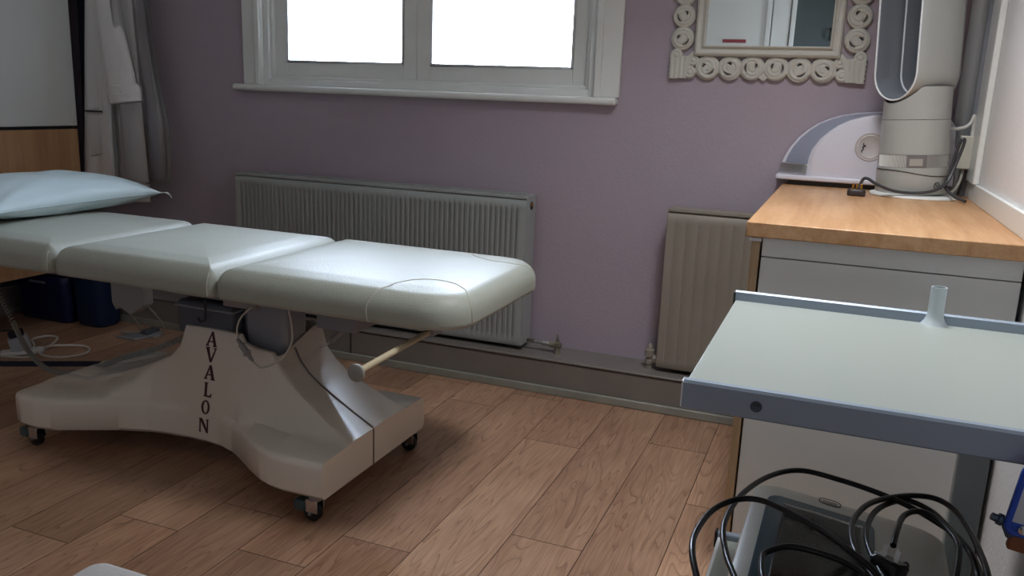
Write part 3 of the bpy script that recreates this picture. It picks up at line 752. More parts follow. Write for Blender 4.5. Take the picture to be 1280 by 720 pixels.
MB().tube([(-3.42, 2.47, .1), (-3.36, 2.51, .105), (-3.33, 2.53, .1)], .004).build('plug_lead', M_rubber, ad)
wc = MB().tube([(x, y, z) for (x, y, z) in [(-3.300, 2.57, .008), (-3.36, 2.63, .006), (-3.445, 2.69, .006), (-3.435, 2.755, .006), (-3.385, 2.768, .006), (-3.34, 2.731, .006), (-3.279, 2.633, .006), (-3.235, 2.556, .006), (-3.155, 2.540, .006), (-3.088, 2.574, .006), (-3.066, 2.639, .006), (-3.093, 2.694, .006), (-3.153, 2.717, .008), (-3.229, 2.675, .012), (-3.262, 2.625, .016), (-3.25, 2.56, .012), (-3.235, 2.49, .006), (-3.336, 2.455, .006), (-3.43, 2.48, .006), (-3.6, 2.4, .006)]], .0048)
tag(wc.build('power_cable', M_wcable), 'white power cable looped on the floor beside the extension block', 'cable')

# ------------------------------------------------------------------ footstool at the bottom edge
fs_ = thing('footstool', 'grey padded footstool at the bottom edge of the picture', 'stool', (-.9, .74, 0))
mb = MB(); cushion(mb, -1.107, -.70, .54, .95, .335, .41, (.05, .035, .05, .05), et=.022, crown=.004); mb.build('padded_top', M_taupe, fs_, angle=1)
for x in (-1.05, -.76):
    for y in (.6, .89): MB().cyl((x, y, 0), (x, y, .34), .014, .018).build('leg', M_foot, fs_)

# ------------------------------------------------------------------ worktop and cabinet
wt = MB().box(-.201, XR-.001, 2.08, YB, .893, .930)
tag(wt.build('worktop', M_oak, bevel=.003), 'oak-effect worktop with square edge along the right wall', 'worktop')
cab = thing('base_cabinet', 'white cabinet with oak edge strip under the oak worktop', 'cabinet', (.12, 2.7, 0))
MB().box(-.150, .388, 2.125, YB-.01, .06, .892).build('body', M_panel, cab, bevel=.001)
MB().box(-.161, .398, 2.102, 2.124, .845, .892).build('top_rail', M_panel, cab, bevel=.001)
MB().box(-.161, .398, 2.10, 2.122, .03, .8425).build('end_panel', M_panel, cab, bevel=.0015)
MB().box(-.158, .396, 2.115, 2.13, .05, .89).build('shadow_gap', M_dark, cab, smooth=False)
d = MB().box(-.187, -.166, 2.098, 3.10, .03, .88).build('door', M_oakedge, cab, bevel=.0015); d['label'] = 'oak-faced door seen edge on'
MB().box(-.192, -.163, 2.095, 2.11, .881, .890).build('catch', M_rim, cab, bevel=.001)
MB().box(-.15, .388, 2.16, YB-.01, 0, .06).build('plinth', M_foot, cab)
up = MB().box(XR-.012, XR, 2.09, YB-.001, .930, .986)
tag(up.build('upstand', M_panel, bevel=.002), 'pale upstand strip between worktop and cream right wall', 'upstand')
struct(MB().box(XR-.02, XR, 3.03, 3.20, .986, ZC).build('trim_3', M_white_gloss, bevel=.004))
pp = thing('corner_pipes', 'grey vertical heating pipes in the corner behind the fan', 'pipes', (.36, 3.28, .93))
MB().cyl((.366, 3.297, .931), (.366, 3.297, ZC), .029, seg=32).build('pipe', mat('grey_pipe_paint', srgb(196, 198, 198), .25), pp)
MB().cyl((.393, 3.245, .931), (.393, 3.245, ZC), .011, seg=24).build('pipe', M_greymetal, pp)

# ------------------------------------------------------------------ adapter box + leads in the corner
jb = thing('wall_socket_box', 'small white junction box with cable on wall beside the fan', 'socket box', (.385, 3.2, 1.02))
MB().box(.352, .404, 3.165, 3.20, 1.025, 1.135).build('box', mat('ivory_plastic', srgb(206, 202, 188), .4), jb, bevel=.004)
MB().box(.402, .41, 3.16, 3.21, 1.05, 1.12).build('back_plate', M_rim, jb, bevel=.002)
MB().tube([(.31, 3.17, 1.157), (.335, 3.17, 1.156), (.36, 3.17, 1.163), (.376, 3.175, 1.178), (.384, 3.18, 1.2), (.386, 3.18, 1.135)], .0055).build('top_lead', M_wcable, jb)
MB().tube([(.375, 3.185, 1.028), (.37, 3.18, .98), (.35, 3.15, .95), (.31, 3.1, .942), (.26, 3.08, .94)], .0045).build('bottom_lead', M_cable, jb)

# ------------------------------------------------------------------ tower fan
fan = thing('tower_fan', 'tall white bladeless fan on oak worktop by the pipes', 'fan', (.2195, 3.10, .930))
FT = Matrix.Translation((.2195, 3.10, .930)) @ Matrix.Rotation(math.radians(-3.2), 4, 'Y')
MB(Matrix.Translation((.2195, 3.10, .930))).lathe((.01, -.0, 0), (0, 0, 1), [(.10, 0), (.136, 0), (.138, .003), (.136, .008), (.12, .012), (.05, .012)], 56).build('base_plate', M_panel, fan)
r0 = .110
MB(FT).lathe((0, 0, .012), (0, 0, 1), [(.02, 0), (r0-.002, 0), (r0, .004), (r0-.0005, .052)], 56).build('foot_ring', M_fan, fan)
MB(FT).lathe((0, 0, .064), (0, 0, 1), [(.02, -.001), (r0-.0005, 0), (r0-.001, .02), (r0-.002, .035)], 56).build('lower_body', M_fan, fan)
MB(FT).lathe((0, 0, .099), (0, 0, 1), [(.02, 0), (r0-.004, .0), (r0-.004, .042), (.02, .042)], 56).build('air_intake', M_grille, fan)
MB(FT).lathe((0, 0, .141), (0, 0, 1), [(.02, 0), (r0-.003, 0), (r0-.006, .08), (r0-.007, .11)], 56).build('body', M_fan, fan)
ub = MB(FT); Rr = []
for k in range(7):
    ring = []
    for q in range(72):
        a = 2*PI*q/72; rr_ = r0-.0075
        x_, y_ = math.cos(a)*rr_, math.sin(a)*rr_
        u_ = (x_+.012)*math.cos(math.radians(47))-y_*math.sin(math.radians(47))   # across the loop opening
        zt = min(.355, .403-math.sqrt(max(0, .0985**2-min(abs(u_), .0985)**2)))
        zz = .2525+(zt-.2525)*k/6
        ring.append((x_, y_, zz))
    Rr.append(ring)
ub.rings(Rr, True, False).build('upper_body', M_fan, fan, angle=1.2)
# wavy join line
wl = []
for k in range(57):
    a = -PI+.15+k/56*(PI-.3)
    wl.append((math.cos(a)*(r0), math.sin(a)*(r0), .082-.012*math.tanh((math.cos(a))*1.8)))
MB(FT).tube(wl, .0012, seg=6, smooth=False).build('join_line', M_dark, fan)
# intake slats and window
sl = MB(FT)
for a in np.arange(-2.9, -.2, .032):
    c_, s_ = math.cos(a), math.sin(a); q = r0-.0045
    sl.add([(c_*q-s_*.0009, s_*q+c_*.0009, .101), (c_*q+s_*.0009, s_*q-c_*.0009, .101), (c_*q+s_*.0009, s_*q-c_*.0009, .139), (c_*q-s_*.0009, s_*q+c_*.0009, .139)], [(0, 1, 2, 3)])
    for e in (1,): sl.add([(c_*(q+.0016), s_*(q+.0016), .101), (c_*(q+.0016), s_*(q+.0016), .139), (c_*q-s_*.001, s_*q+c_*.001, .139), (c_*q-s_*.001, s_*q+c_*.001, .101)], [(0, 1, 2, 3)])
sl.build('intake_slats', M_panel, fan, smooth=False)
def arcpatch(a0, a1, z0, z1, r, n=14):
    mb = MB(FT); R = []
    for k in range(n+1):
        a = a0+(a1-a0)*k/n
        R.append([(math.cos(a)*r, math.sin(a)*r, z0), (math.cos(a)*r, math.sin(a)*r, z1), (math.cos(a)*(r-.004), math.sin(a)*(r-.004), z1), (math.cos(a)*(r-.004), math.sin(a)*(r-.004), z0)])
    return mb.rings(R)
arcpatch(-1.80, -1.25, .1, .14, r0-.002).build('display_window', mat('smoked_panel', srgb(118, 116, 116), .2), fan)
arcpatch(-1.72, -1.36, .106, .128, r0-.0012).build('display', mat('pale_panel', srgb(168, 166, 160), .3), fan)
# round badge with a slash
ba = -.88; bc = Vector((math.cos(ba)*(r0+.0005), math.sin(ba)*(r0+.0005), .042)); bn = Vector((math.cos(ba), math.sin(ba), 0)); bt = Vector((-bn.y, bn.x, 0))
ring = [bc+bt*math.cos(t)*.0105+Vector((0, 0, 1))*math.sin(t)*.0105 for t in np.linspace(0, 2*PI, 29)[:-1]]
MB(FT).tube(ring, .0011, seg=6, smooth=False, closed=True).tube([bc+bt*-.006+Vector((0, 0, .006)), bc+bt*.006-Vector((0, 0, .006))], .0011, seg=6, smooth=False).build('badge', M_dark, fan)
# air loop: a tall stadium-shaped duct, open through the middle
LT = FT @ Matrix.Translation((-.012, 0, 0)) @ Matrix.Rotation(math.radians(-47), 4, 'Z')
def stadium(hw, z0, z1, n=18):
    out = []
    for k in range(n+1): a = PI+PI*k/n; out.append((math.cos(a)*hw, z0+hw+math.sin(a)*hw))
    for k in range(n+1): a = PI*k/n; out.append((math.cos(a)*hw, z1-hw+math.sin(a)*hw))
    return out
def loop_ring(e, y, z0=.318, z1=1.02, hw=.083): return [(x, y, z) for x, z in stadium(hw+e, z0-e, z1+e)]
lp = MB(LT)
secs = [(.0, -.086), (.004, -.088), (.007, -.084), (.012, -.06), (.02, -.02), (.023, .03), (.02, .07), (.012, .088), (.004, .09)]
lp.rings([loop_ring(e, y) for e, y in secs], False, False)
lp.build('air_loop', M_fan, fan, angle=1.2)
lp = MB(LT); lp.rings([loop_ring(e, y) for e, y in [(.004, .09), (-.002, .086), (-.006, .05), (-.005, .012), (-.012, .006)]], False, False)
lp.build('loop_lining', M_fansilver, fan, angle=.6)
lp = MB(LT); lp.rings([loop_ring(e, y) for e, y in [(-.003, .03), (-.010, .0), (-.009, -.04), (-.002, -.086), (.0, -.086)]], False, False)
lp.build('loop_lining', M_fansilver, fan, angle=.6)
lp = MB(LT); lp.tube([(x, -.087, z) for x, z in stadium(.0865, .3145, 1.0235)], .0028, seg=8, smooth=False, closed=True).build('loop_rim', M_rim, fan)
lp = MB(LT); lp.tube([(x, .012, z) for x, z in stadium(.073, .328, 1.01)], .0035, seg=8, smooth=False, closed=True).build('loop_slot_rim', M_rim, fan)
# ------------------------------------------------------------------ plug and lead lying before the fan
pl = thing('mains_plug', 'dark plug with brass pins up and grey lead before the fan', 'plug', (.05, 2.965, .930))
MB(Matrix.Translation((.05, 2.965, .930))).rings([[(x, y, z) for x, y in rrect(-.028+e, .028-e, -.024+e, .024-e, .012)] for z, e in ((0, .003), (.003, 0), (.016, .0), (.021, .003))]).build('plug_body', mat('brown_black_plastic', srgb(52, 42, 40), .4), pl)
for dx, dy in ((-.012, -.008), (.013, -.008), (0, .01)):
    MB().box(.05+dx-.0035, .05+dx+.0035, 2.965+dy-.002, 2.965+dy+.002, .951, .970).build('pin', M_brass, pl, bevel=.0008)
MB().tube([(.055, 2.99, .94), (.06, 2.998, .965), (.068, 3.0, .984), (.082, 2.995, .985), (.106, 2.985, .972), (.15, 2.975, .956), (.20, 2.975, .950), (.25, 2.98, .954), (.29, 3.0, .966), (.318, 3.03, .99), (.335, 3.05, 1.04), (.35, 3.06, 1.10), (.352, 3.06, 1.125), (.342, 3.06, 1.12), (.332, 3.06, 1.07), (.322, 3.05, 1.01), (.315, 3.04, .975), (.335, 3.0, .95), (.37, 2.96, .937)], .0052).build('lead', mat('grey_black_cable', srgb(60, 60, 62), .4), pl)

# ------------------------------------------------------------------ domed appliance behind the fan
ap = thing('domed_appliance', 'white curved appliance with blue-grey visor and chrome handle on worktop', 'appliance', (.1, 3.15, .93))
near = [(-0.1072, 0.9623), (-0.1061, 0.9878), (-0.104, 1.0302), (-0.0976, 1.0599), (-0.0743, 1.0981), (-0.0477, 1.1257), (-0.0191, 1.1491), (0.0159, 1.1682), (0.0531, 1.1809), (0.0955, 1.1915), (0.1485, 1.1958), (0.2334, 1.1958), (0.3024, 1.1915), (0.3236, 1.1809), (0.3374, 1.1629), (0.3501, 1.0727), (0.3555, 0.9623)]
far = [(-0.2254, 0.9817), (-0.2234, 0.9969), (-0.2132, 1.0274), (-0.2, 1.0558), (-0.1726, 1.0964), (-0.1421, 1.1269), (-0.1097, 1.1513), (-0.0731, 1.1695), (-0.0325, 1.1838), (0.0203, 1.1949), (0.0914, 1.202), (0.2031, 1.202), (0.2741, 1.198), (0.2995, 1.1878), (0.3147, 1.1675), (0.3249, 1.0782), (0.33, 0.9817)]
YN, YF = 3.215, 3.32
def mixp(t, inset=0):
    return [(a[0]*(1-t)+b_[0]*t, YN+(YF-YN)*t, a[1]*(1-t)+b_[1]*t) for a, b_ in zip(near, far)]
# solid body slightly inside
def shrink(r, d):
    cx, cz = .12, 1.05
    return [(cx+(x-cx)*(1-d), y, cz+(z-cz)*(1-d)) for x, y, z in r]
MB().rings([shrink(mixp(0), .02), mixp(.02), mixp(.1), mixp(.14)]).build('side_panel', M_appl, ap, angle=.9)
MB().rings([mixp(.9), mixp(.95), shrink(mixp(.995), .012)]).build('side_panel', M_appl, ap, angle=.9)
v_ = MB().rings([shrink(mixp(t), .018) for t in (.12, .3, .5, .7, .92)]); v_ = v_.build('visor', M_visor, ap, angle=.9); v_['label'] = 'glossy blue-grey curved visor'
MB().box(-.226, .336, 3.205, 3.325, .948, .966).build('base_lip', M_appl, ap, bevel=.005)
MB().box(-.18, .31, 3.22, 3.315, .9305, .950).build('base_foot', M_foot, ap)
hd = MB()
hp = [(mixp(t)[0][0]-.003-.008*math.sin(PI*t), mixp(t)[0][1]) for t in np.linspace(.12, .92, 12)]
hd.rings([[(x, y, .968), (x, y, 1.004), (x+.012, y, 1.006), (x+.012, y, .966)] for x, y in hp]).build('handle', mat('satin_chrome', srgb(225, 225, 222), .3, metal=1), ap, bevel=.002)
MB().lathe((.080, YN+.003, 1.080), (0, -1, 0), [(.05, 0), (.05, .004), (.047, .006), (.045, .004), (.040, .004), (.039, .0048), (.038, .004), (.001, .004)], 40).build('roundel', mat('roundel_cream', srgb(206, 200, 198), .3), ap)
rg = MB()
rg.tube([(.059+dx, YN-.0025, 1.080+dz) for dx, dz in ((.0, .011), (.0, .012), (-.003, .007), (.003, .002), (-.003, -.003), (.001, -.008), (-.006, -.014), (-.003, -.02))], .0012, seg=5).tube([(.054, YN-.0025, 1.076), (.062, YN-.0025, 1.086), (.066, YN-.0025, 1.078)], .0009, seg=5)
rg.build('emblem', M_dark, ap)
MB().box(.322, .336, 3.225, 3.31, .985, 1.11).build('rear_panel', M_appl, ap, bevel=.004)

# ------------------------------------------------------------------ mirror
def make_mirror():
    cx, z0 = -.316, 1.421; W2, H = .222, .62; yw = YB
    root = thing('ornate_mirror', 'ivory carved scrollwork mirror on the lavender wall above the radiator', 'mirror', (cx, yw-.02, 1.29))
    MB().box(cx-W2-.01, cx+W2+.01, yw-.022, yw-.016, z0-.01, z0+H+.01).build('mirror_glass', M_mirror, root, smooth=False)
    # moulding: mitred profile
    prof = [(0, .020), (0, .034), (.003, .037), (.006, .036), (.010, .028), (.015, .026), (.022, .032), (.030, .034), (.036, .030), (.040, .022), (.040, 0), (0, 0)]
    R = []
    for (sx, sz) in ((-1, -1), (1, -1), (1, 1), (-1, 1), (-1, -1)):
        R.append([(cx+sx*(W2+e), yw-h, z0+H/2+sz*(H/2+e)) for e, h in prof])
    MB().rings(R, False, False).build('moulding', M_frame, root, angle=.5)
    # carved openwork, from a distance field, at true relief
    step = .0021
    us = np.arange(-.37, .3701, step); vs_ = np.arange(-.135, H+.1351, step)
    U, V = np.meshgrid(us, vs_, indexing='ij'); 
    U2 = np.abs(U); V2 = H/2-np.abs(V-H/2)        # mirrored: left/right and top/bottom
    def circ(a, b_, r): return np.hypot(U2-a, V2-b_)-r
    D = np.full(U.shape, 9.); Hh = np.zeros(U.shape); Hole = np.full(U.shape, 9.)
    def arc(a, b_, R_, t0, t1, w0, w1):
        ang = np.arctan2(V2-b_, U2-a); 
        tt = (ang-t0) % (2*PI); span = (t1-t0) % (2*PI)
        tc = np.where(tt > span+(2*PI-span)/2, 0, np.minimum(tt, span)); f = tc/span
        px_, py = a+R_*np.cos(t0+tc), b_+R_*np.sin(t0+tc)
        wd = w0+(w1-w0)*f; wd = wd*(.35+.65*np.sin(PI*np.clip(f, .08, .92)))
        return np.hypot(U2-px_, V2-py)-wd
    rows = [(.207, -.081, .0465, 0), (.124, -.081, .046, 1), (.043, -.079, .046, 2)]
    cols = [(.310, .024+.0815*k, .0445 if k % 2 == 0 else .0435, 3+k) for k in range(4)]
    for a, b_, r, kk in rows+cols:
        d = circ(a, b_, r); rho = np.hypot(U2-a, V2-b_); th = np.arctan2(V2-b_, U2-a)
        body = .013+.009*np.sqrt(np.clip(-d/(r*.3), 0, 1))
        sp = (th/(2*PI)+kk*.37)
        g = rho/(r*.34)-sp*(1 if kk % 2 else -1)
        groove = np.abs((g % 1)-.5); body = body-.0030*np.exp(-(groove/.12)**2)*(rho > r*.25)
        Hh = np.where(d < D, body, Hh); D = np.minimum(D, d)
        s = kk*1.1 if kk < 3 else kk*1.9+.5
        h1 = arc(a, b_, r*.52, s+PI*1.1, s+PI*1.1+1.2, .0040, .0026)
        h2 = arc(a+.18*r*math.cos(s), b_+.18*r*math.sin(s), r*.22, s+.2, s+1.7, .0055, .0028)
        Hole = np.minimum(Hole, np.minimum(h1, h2))
    for a, b_, r in ((.329, -.037, .0235), (.273, -.1, .024), (.262, -.055, .022)):
        d = circ(a, b_, r); rho = np.hypot(U2-a, V2-b_)
        body = .013+.009*np.sqrt(np.clip(-d/(r*.4), 0, 1))-.004*np.exp(-((rho-r*.45)/.003)**2)
        Hh = np.where(d < D, body, Hh); D = np.minimum(D, d)
    # fan-shaped corner block with fluting
    k = np.maximum(np.maximum(.285-U2, U2-.352), np.maximum(-.124-V2, V2+.040))
    lob = .0022*np.cos((V2+.124)/.0165*2*PI)*(U2 > .32)
    k = k-lob*1.0; k = np.maximum(k, -(U2-.285)*.3+(V2+.04)*.0-.02)
    fl_ = .018+.0035*np.abs(np.sin((U2-.28)/.018*PI))-.0
    Hh = np.where(k < D, fl_, Hh); D = np.minimum(D, k)
    # diagonal leaf from moulding corner to corner block
    dd = np.abs((U2-.262)*.70710678-(-(V2+.04))*.70710678); al = ((U2-.262)-(V2+.04))*.7071
    lf = np.maximum(dd-.016, np.maximum(-al-.01, al-.06)); Hh = np.where(lf < D, .022-.15*dd, Hh); D = np.minimum(D, lf)
    # little point under the centre
    tip = (np.abs(U)*.75+np.abs(V2+.108)*1.0)-.020; Hh = np.where(tip < D, .015, Hh); D = np.minimum(D, tip)
    D = np.maximum(D, -Hole)
    # cut away what lies under the moulding
    inner = np.maximum(np.abs(U)-(W2+.03), np.abs(V-H/2)-(H/2+.03)); D = np.maximum(D, -inner)
    keep = (D[:-1, :-1]+D[1:, :-1]+D[1:, 1:]+D[:-1, 1:])/4 < 0
    gu, gv = np.gradient(D, step); gn = np.hypot(gu, gv)+1e-6
    vin = np.zeros(U.shape, int)
    vin[:-1, :-1] += keep; vin[1:, :-1] += keep; vin[1:, 1:] += keep; vin[:-1, 1:] += keep
    bd = (vin > 0) & (vin < 4)
    mv = np.where(bd, np.clip(D, -step*.9, step*.9), 0)
    PU = U-mv*gu/gn; PV = V-mv*gv/gn
    Hh = np.where(bd, Hh-.004, Hh)
    idx = -np.ones(U.shape, int); used = np.argwhere(vin > 0)
    for n, (i, j) in enumerate(used): idx[i, j] = n
    top = [(cx+PU[i, j], yw-Hh[i, j], z0+PV[i, j]) for i, j in used]; nT = len(top)
    bot = [(x, yw-.001, z) for x, y, z in top]
    fs = []
    K = np.argwhere(keep)
    ks = keep
    for i, j in K:
        a, b_, c_, d_ = idx[i, j], idx[i+1, j], idx[i+1, j+1], idx[i, j+1]
        fs.append((a, b_, c_, d_))
        if i == 0 or not ks[i-1, j]: fs.append((d_, d_+nT, a+nT, a))
        if i == ks.shape[0]-1 or not ks[i+1, j]: fs.append((b_, b_+nT, c_+nT, c_))
        if j == 0 or not ks[i, j-1]: fs.append((a, a+nT, b_+nT, b_))
        if j == ks.shape[1]-1 or not ks[i, j+1]: fs.append((c_, c_+nT, d_+nT, d_))
    me = bpy.data.meshes.new('scrollwork'); me.from_pydata(top+bot, [], fs)
    link('scrollwork', me, M_frame, root, angle=1.1)
make_mirror()

# ------------------------------------------------------------------ trolley
TX0, TX1, TY0, TY1 = -.182, .396, 1.2, 1.83
tr = thing('equipment_trolley', 'white-topped metal trolley with blue-grey rims in front of the cabinet', 'trolley', (.1, 1.5, 0))
def rim(y, s, z0, z1, zt, name='rim'):
    """extruded aluminium edge along x; s = outward direction in y"""
    pr_ = [(0, z0), (s*.016, z0), (s*.019, z0+.003), (s*.019, zt-.004), (s*.016, zt), (s*.008, zt+.001), (s*.003, zt-.002), (0, z1)]
    mb = MB().rings([[(x, y+a, z) for a, z in pr_] for x in (TX0-.002, TX1)])
    return mb.build(name, M_tray, tr, angle=.5)
b_ = MB().box(TX0, TX1, TY0+.012, TY1-.012, .772, .792).build('tray_top', M_cream_inlay, tr, bevel=.001); b_['label'] = 'white laminate tray top'
rim(TY0+.018, -1, .755, .790, .800, 'front_rim')
rim(TY1-.018, 1, .765, .79, .812, 'rear_rim')
MB().box(TX0-.005, TX0-.001, TY1-.02, TY1+.002, .767, .810).build('end_cap', M_foot, tr, bevel=.001)
MB().box(TX0-.004, TX0-.001, TY0-.001, TY0+.018, .757, .799).build('end_cap', M_rim, tr, bevel=.001)
sc = MB().lathe((-.0765, TY0+.0005, .7765), (0, -1, 0), [(.0085, 0), (.0085, .002), (.0065, .003), (.004, .002), (.0, .002)], 24).build('screw', mat('grey_screw', srgb(70, 82, 92), .35, metal=.6), tr)
# post stub with flared foot
MB().lathe((.205, TY1-.02, .79), (0, 0, 1), [(.026, .0), (.019, .010), (.0152, .020), (.0145, .034), (.0145, .078), (.0125, .078), (.0125, .03), (.001, .03)], 28).build('post_stub', M_leg, tr)
lg = [(.278, 1.755), (.315, 1.24)]
for x, y in lg: MB().box(x, x+.056, y, y+.03, .05, .768).build('leg', M_leg, tr, bevel=.004)
for x, y in ((TX0+.03, 1.76), ): pass
LS = .245
MB().box(-.160, TX1-.02, 1.25, 1.79, LS-.018, LS).build('lower_shelf', M_cream_inlay, tr, bevel=.001)
MB().box(-.168, TX1-.02, 1.782, 1.80, LS-.022, LS+.014).build('shelf_rail', M_tray, tr, bevel=.004)
MB().box(-.168, TX1-.02, 1.24, 1.258, LS-.022, LS+.014).build('shelf_rail', M_tray, tr, bevel=.004)
MB().box(-.173, -.167, 1.78, 1.802, LS-.024, LS+.016).build('end_cap', M_foot, tr, bevel=.002)
MB().box(-.166, -.158, 1.25, 1.79, LS-.02, LS+.003).build('shelf_edging', M_rim, tr, bevel=.002)
for x, y in ((.306, 1.77), (.343, 1.255)):
    c = MB().cyl((x, y, .045), (x, y, .06), .018).build('castor', M_steel, tr)
    MB().lathe((x-.012, y-.01, .025), (0, 1, 0), [(.004, 0), (.022, 0), (.025, .004), (.025, .018), (.022, .022), (.004, .022)], 24).build('wheel', M_rubber, c)

# ------------------------------------------------------------------ device on the lower shelf
dvc = thing('therapy_unit', 'cream boxy medical unit with dark teal panel on the trolley lower shelf', 'medical unit', (.08, 1.46, LS))
DT = Matrix.Translation((.075, 1.47, LS)) @ Matrix.Rotation(math.radians(-1), 4, 'Z') @ Matrix(((1, 0, 0, 0), (0, 1, 0, 0), (-.105, 0, 1, -.0195), (0, 0, 0, 1)))
mb = MB(DT)
R = []
for z, e, bk in ((0, .01, 0), (.01, .0, 0), (.12, .006, 0), (.185, .010, 0), (.197, .014, 0), (.203, .024, 0), (.2045, .045, 0)):
    R.append([(x, y, max(z, .023+.105*x) if z < .05 else z) for x, y in rrect(-.182+e, .198-e, -.22+e, .236-e, .045, 8)])
mb.rings(R).build('casing', M_device, dvc, angle=.7)
ins = MB(DT); R = []
for z, e in ((.2035, 0), (.2065, .001), (.2075, .004)):
    R.append([(x, y, z) for x, y in rrect(-.140+e, .060-e, -.20+e, .165-e, .028, 6)])
ins.rings(R).build('control_panel', M_insert, dvc, angle=.7)
MB(DT).rings([[(x, y, z) for x, y in rrect(-.105, .03, -.16, .12, .01, 4)] for z in (.2072, .2085)]).build('display', mat('dark_display', srgb(88, 88, 90), .35), dvc)
# maker's badge: six-sided outline with two rows of tiny characters
bd = MB(DT); bx, by = -.024, .203
o6 = [(-.02, -.007), (-.02, .007), (-.012, .012), (.012, .012), (.02, .007), (.02, -.007), (.012, -.012), (-.012, -.012)]
bd.tube([(bx+a, by+c_, .2052) for a, c_ in o6], .0009, seg=5, smooth=False, closed=True)
for row in (.0035, -.0045):
    for k in range(7):
        bd.box(bx-.0125+k*.0038, bx-.0125+k*.0038+.0022, by+row-.0015, by+row+.0015, .2046, .2054)
bd.build('badge', M_rubber, dvc, smooth=False)
# side grip moulding on the right
MB(DT).rings([[(x, y, z) for x, y in rrect(.188, .209, -.17, .12, .012, 4)] for z in (.045, .15)]).build('side_handle', M_device, dvc, bevel=.004)
# clear polythene bag lying on the panel
bg = []; fs2 = []; N = 26
for i in range(N+1):
    for j in range(N+1):
        u, v = i/N, j/N
        x, y = -.108+.145*u, -.175+.30*v
        z = .2140+.0012*noise.noise(Vector((u*4, v*3, 3)))+.0005*noise.noise(Vector((u*11, v*9, 8)))+.003*math.exp(-((u-.5)/.12)**2)*(v < .7)
        bg.append((x, y, z))
for i in range(N):
    for j in range(N): a = i*(N+1)+j; fs2.append((a, a+N+1, a+N+2, a+1))
bo = MB(DT).add(bg, fs2).build('plastic_bag', M_film, angle=2)
md = bo.modifiers.new('s', 'SOLIDIFY'); md.thickness = .0006
tag(bo, 'clear polythene bag lying on the dark panel of the medical unit', 'bag')

# black mains lead looped over the device
A_ = [(-.052, 1.124, .46), (-.080, 1.197, .47), (-.103, 1.267, .475), (-.118, 1.36, .475), (-.105, 1.481, .475), (-.065, 1.59, .478), (-.009, 1.649, .48), (.066, 1.639, .487), (.137, 1.61, .492), (.178, 1.60, .495)]
def lift(P, z): # slide a 3-D point along the line of the cable's own height change
    return P
cables = MB(); rc = .0052
A_ = [(-.052, 1.124, .5), (-.080, 1.197, .5), (-.103, 1.267, .5), (-.118, 1.36, .5), (-.105, 1.481, .5), (-.065, 1.59, .5), (-.009, 1.649, .5), (.066, 1.639, .5), (.137, 1.61, .5), (.19, 1.585, .495), (.236, 1.56, .485), (.266, 1.524, .48), (.283, 1.462, .475), (.283, 1.38, .475), (.276, 1.30, .47)]
B_ = [(-.096, 1.055, .49), (-.126, 1.127, .52), (-.146, 1.19, .53), (-.151, 1.255, .53), (-.138, 1.341, .53), (-.106, 1.399, .53), (-.067, 1.417, .53), (-.018, 1.393, .53), (.041, 1.347, .53), (.083, 1.299, .53), (.122, 1.256, .52), (.14, 1.2, .49)]
C_ = [(-.021, 1.171, .475), (-.041, 1.25, .478), (-.048, 1.304, .48), (-.043, 1.333, .48), (-.011, 1.368, .48), (.033, 1.37, .48), (.083, 1.353, .48), (.12, 1.31, .478), (.135, 1.25, .475)]
D_ = [(.146, 1.217, .5), (.116, 1.294, .5), (.093, 1.36, .5), (.086, 1.428, .5), (.094, 1.494, .5), (.122, 1.564, .5), (.179, 1.62, .5), (.228, 1.636, .5), (.258, 1.606, .5), (.276, 1.534, .5), (.284, 1.451, .5), (.285, 1.368, .5), (.276, 1.27, .49), (.25, 1.2, .48)]
E_ = [(.160, 1.239, .49), (.135, 1.316, .49), (.117, 1.39, .49), (.112, 1.46, .49), (.125, 1.539, .49), (.151, 1.593, .49), (.187, 1.624, .49), (.226, 1.595, .49), (.252, 1.527, .49), (.273, 1.465, .488), (.278, 1.383, .48), (.271, 1.291, .475), (.24, 1.22, .47), (.19, 1.2, .47)]
F_ = [(.150, 1.400, .505), (.158, 1.452, .51), (.171, 1.51, .51), (.193, 1.54, .51), (.218, 1.533, .51), (.239, 1.491, .51), (.249, 1.429, .51), (.234, 1.327, .50), (.214, 1.232, .48), (.18, 1.18, .47)]
for P_ in (A_, B_, C_, D_, E_, F_): cables.tube(P_, rc, seg=10)
cord = thing('mains_lead', 'black mains lead coiled over the medical unit with three-pin plug', 'cable', (.15, 1.35, .45))
cables.build('cable', M_black, cord)
PT = Matrix.Translation((.146, 1.362, .490)) @ Matrix.Rotation(math.radians(-35), 4, 'Z') @ Matrix.Rotation(math.radians(-20), 4, 'X')
MB(PT).rings([[(x, y, z) for x, y in rrect(-.024+e, .024-e, -.027+e, .022-e, .010, 5)] for z, e in ((-.016, .006), (-.012, .001), (.004, 0), (.009, .003))]).build('plug', M_black, cord, angle=.7)
MB(PT).cyl((0, .02, -.004), (.004, .043, .004), .007, .0055, seg=16).build('cord_grip', M_black, cord)
for dx, dy, wx, wy in ((-.011, -.009, .0032, .002), (.011, -.009, .0032, .002), (0, .011, .002, .004)):
    MB(PT).box(dx-wx, dx+wx, dy-wy, dy+wy, .008, .027).build('pin', mat('nickel_pin', srgb(238, 238, 236), .35), cord, bevel=.0006)
MB(PT).box(-.0245, -.014, .002, .012, .003, .0105).box(-.0245, -.014, -.014, -.006, .003, .0105).build('plug_label', M_rim, cord, bevel=.001)

